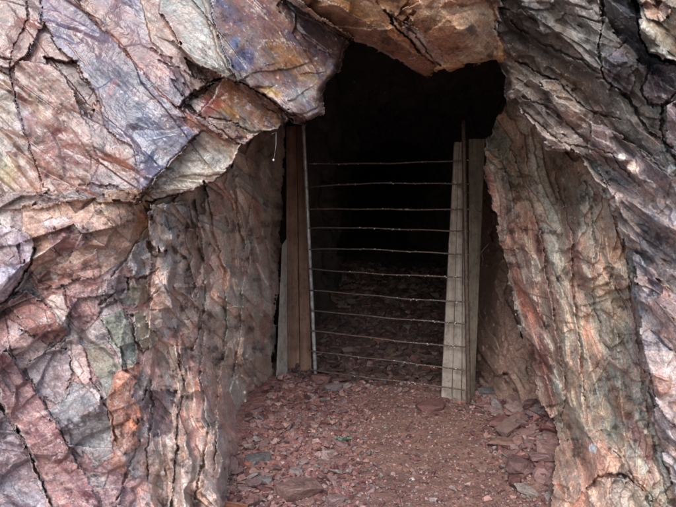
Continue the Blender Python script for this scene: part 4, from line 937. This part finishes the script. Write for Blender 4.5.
# thread with a drop, spider threads
m_thread = metal_material('thread', L_(150, 150, 150), L_(190, 190, 190), .5, 0, 10)
th_ = empty('hanging_thread', PV(276, 131, 3.22)); tag(th_, 'fine thread with one white drop hanging from the edge of the left slab', 'thread')
tube('thread', [PV(272, 134, 3.2), PV(276, 132, 3.21), PV(276, 145, 3.22), PV(274, 158, 3.22)], .0008, m_thread, th_, 5)
bm = bmesh.new(); bmesh.ops.create_icosphere(bm, subdivisions=2, radius=.0052, matrix=Matrix.Translation(PV(273.5, 160, 3.22)) @ Matrix.Diagonal((1, 1, 1.2, 1)))
me = bpy.data.meshes.new('drop'); bm.to_mesh(me); bm.free(); me.materials.append(m_drop); o = bpy.data.objects.new('drop', me); C.objects.link(o); o.parent = th_; o.matrix_parent_inverse = Matrix.Translation(-th_.location)
web = empty('spider_web', PV(225, 160, 3.0)); tag(web, 'faint spider threads stretched below the tan block on the left', 'spider web')
for (a, b_) in (((231, 163), (213, 214)), ((236, 160), (222, 205)), ((224, 170), (206, 206)), ((240, 150), (227, 192))):
    tube('thread', [PV(a[0], a[1], 3.35), PV((a[0] + b_[0]) / 2 - .5, (a[1] + b_[1]) / 2, 3.45), PV(b_[0], b_[1], 3.75)], .0006, m_thread, web, 4)
# green scrap
m_green, nt, b = newmat('green_plastic'); nn = tex(nt, 'ShaderNodeTexNoise', 40, 3, .5, nt.nodes.new('ShaderNodeTexCoord').outputs['Object'])
nt.links.new(ramp(nt, nn.outputs[0], [(.35, L_(70, 104, 84)), (.65, L_(150, 180, 158))]), b.inputs['Base Color']); b.inputs['Roughness'].default_value = .3
x, y, z = P(343, 443, floor_Y(443)); z = gz(x, y) + .028
bm = bmesh.new(); g0 = []
for i in range(9):
    for j in range(4):
        u = i / 8 - .5; v = j / 3 - .5; w = .030 * (1 - abs(u) ** 1.5 * 2)
        g0.append(bm.verts.new((x + u * .115 + .004 * random.random(), y + v * w * 1.8, z + .005 * math.sin(i * 1.7) + .006 * math.cos(j * 2 + i))))
for i in range(8):
    for j in range(3): bm.faces.new((g0[i * 4 + j], g0[i * 4 + 4 + j], g0[i * 4 + 5 + j], g0[i * 4 + 1 + j]))
bmesh.ops.solidify(bm, geom=bm.faces[:], thickness=.0015)
me = bpy.data.meshes.new('plastic_scrap'); bm.to_mesh(me); bm.free(); me.materials.append(m_green); o = bpy.data.objects.new('plastic_scrap', me); C.objects.link(o)
tag(o, 'crumpled green plastic scrap on the rubble in the middle of the floor', 'litter')

# ================================================================== LIGHT, SKY, CAMERA
w = bpy.data.worlds.new('World'); bpy.context.scene.world = w; w.use_nodes = True
nt = w.node_tree; bg = nt.nodes['Background']; sky = nt.nodes.new('ShaderNodeTexSky'); sky.sky_type = 'NISHITA'; sky.sun_disc = False
EL, AZ = math.radians(40), math.radians(190)     # sun high behind the camera; AZ clockwise from +Y
sky.sun_elevation = EL; sky.sun_rotation = AZ; sky.air_density = 1.0; sky.dust_density = 1.5; sky.ozone_density = 1.2
nt.links.new(sky.outputs[0], bg.inputs[0]); bg.inputs[1].default_value = .15
sd = bpy.data.lights.new('sun', 'SUN'); sd.energy = 1.45; sd.angle = math.radians(38); sd.color = (1, .97, .94); so = bpy.data.objects.new('sun', sd); C.objects.link(so)
dirv = Vector((math.sin(AZ) * math.cos(EL), math.cos(AZ) * math.cos(EL), math.sin(EL)))
so.rotation_euler = dirv.to_track_quat('Z', 'Y').to_euler()
cd = bpy.data.cameras.new('camera'); cam = bpy.data.objects.new('camera', cd); C.objects.link(cam)
cd.sensor_fit = 'HORIZONTAL'; cd.sensor_width = 36; cd.lens = 36 * F / 676; cd.clip_end = 2000; cd.clip_start = .05
cam.location = (0, 0, CAMZ); cam.rotation_euler = (math.radians(90) - PITCH, 0, 0)
sc_ = bpy.context.scene; sc_.camera = cam
sc_.cycles.use_adaptive_sampling = True; sc_.cycles.adaptive_threshold = .02; sc_.cycles.max_bounces = 6; sc_.cycles.diffuse_bounces = 4; sc_.cycles.glossy_bounces = 2
vs_ = sc_.view_settings; vs_.view_transform = 'Standard'; vs_.look = 'None'; vs_.gamma = 1; vs_.exposure = 1.2; vs_.use_curve_mapping = False
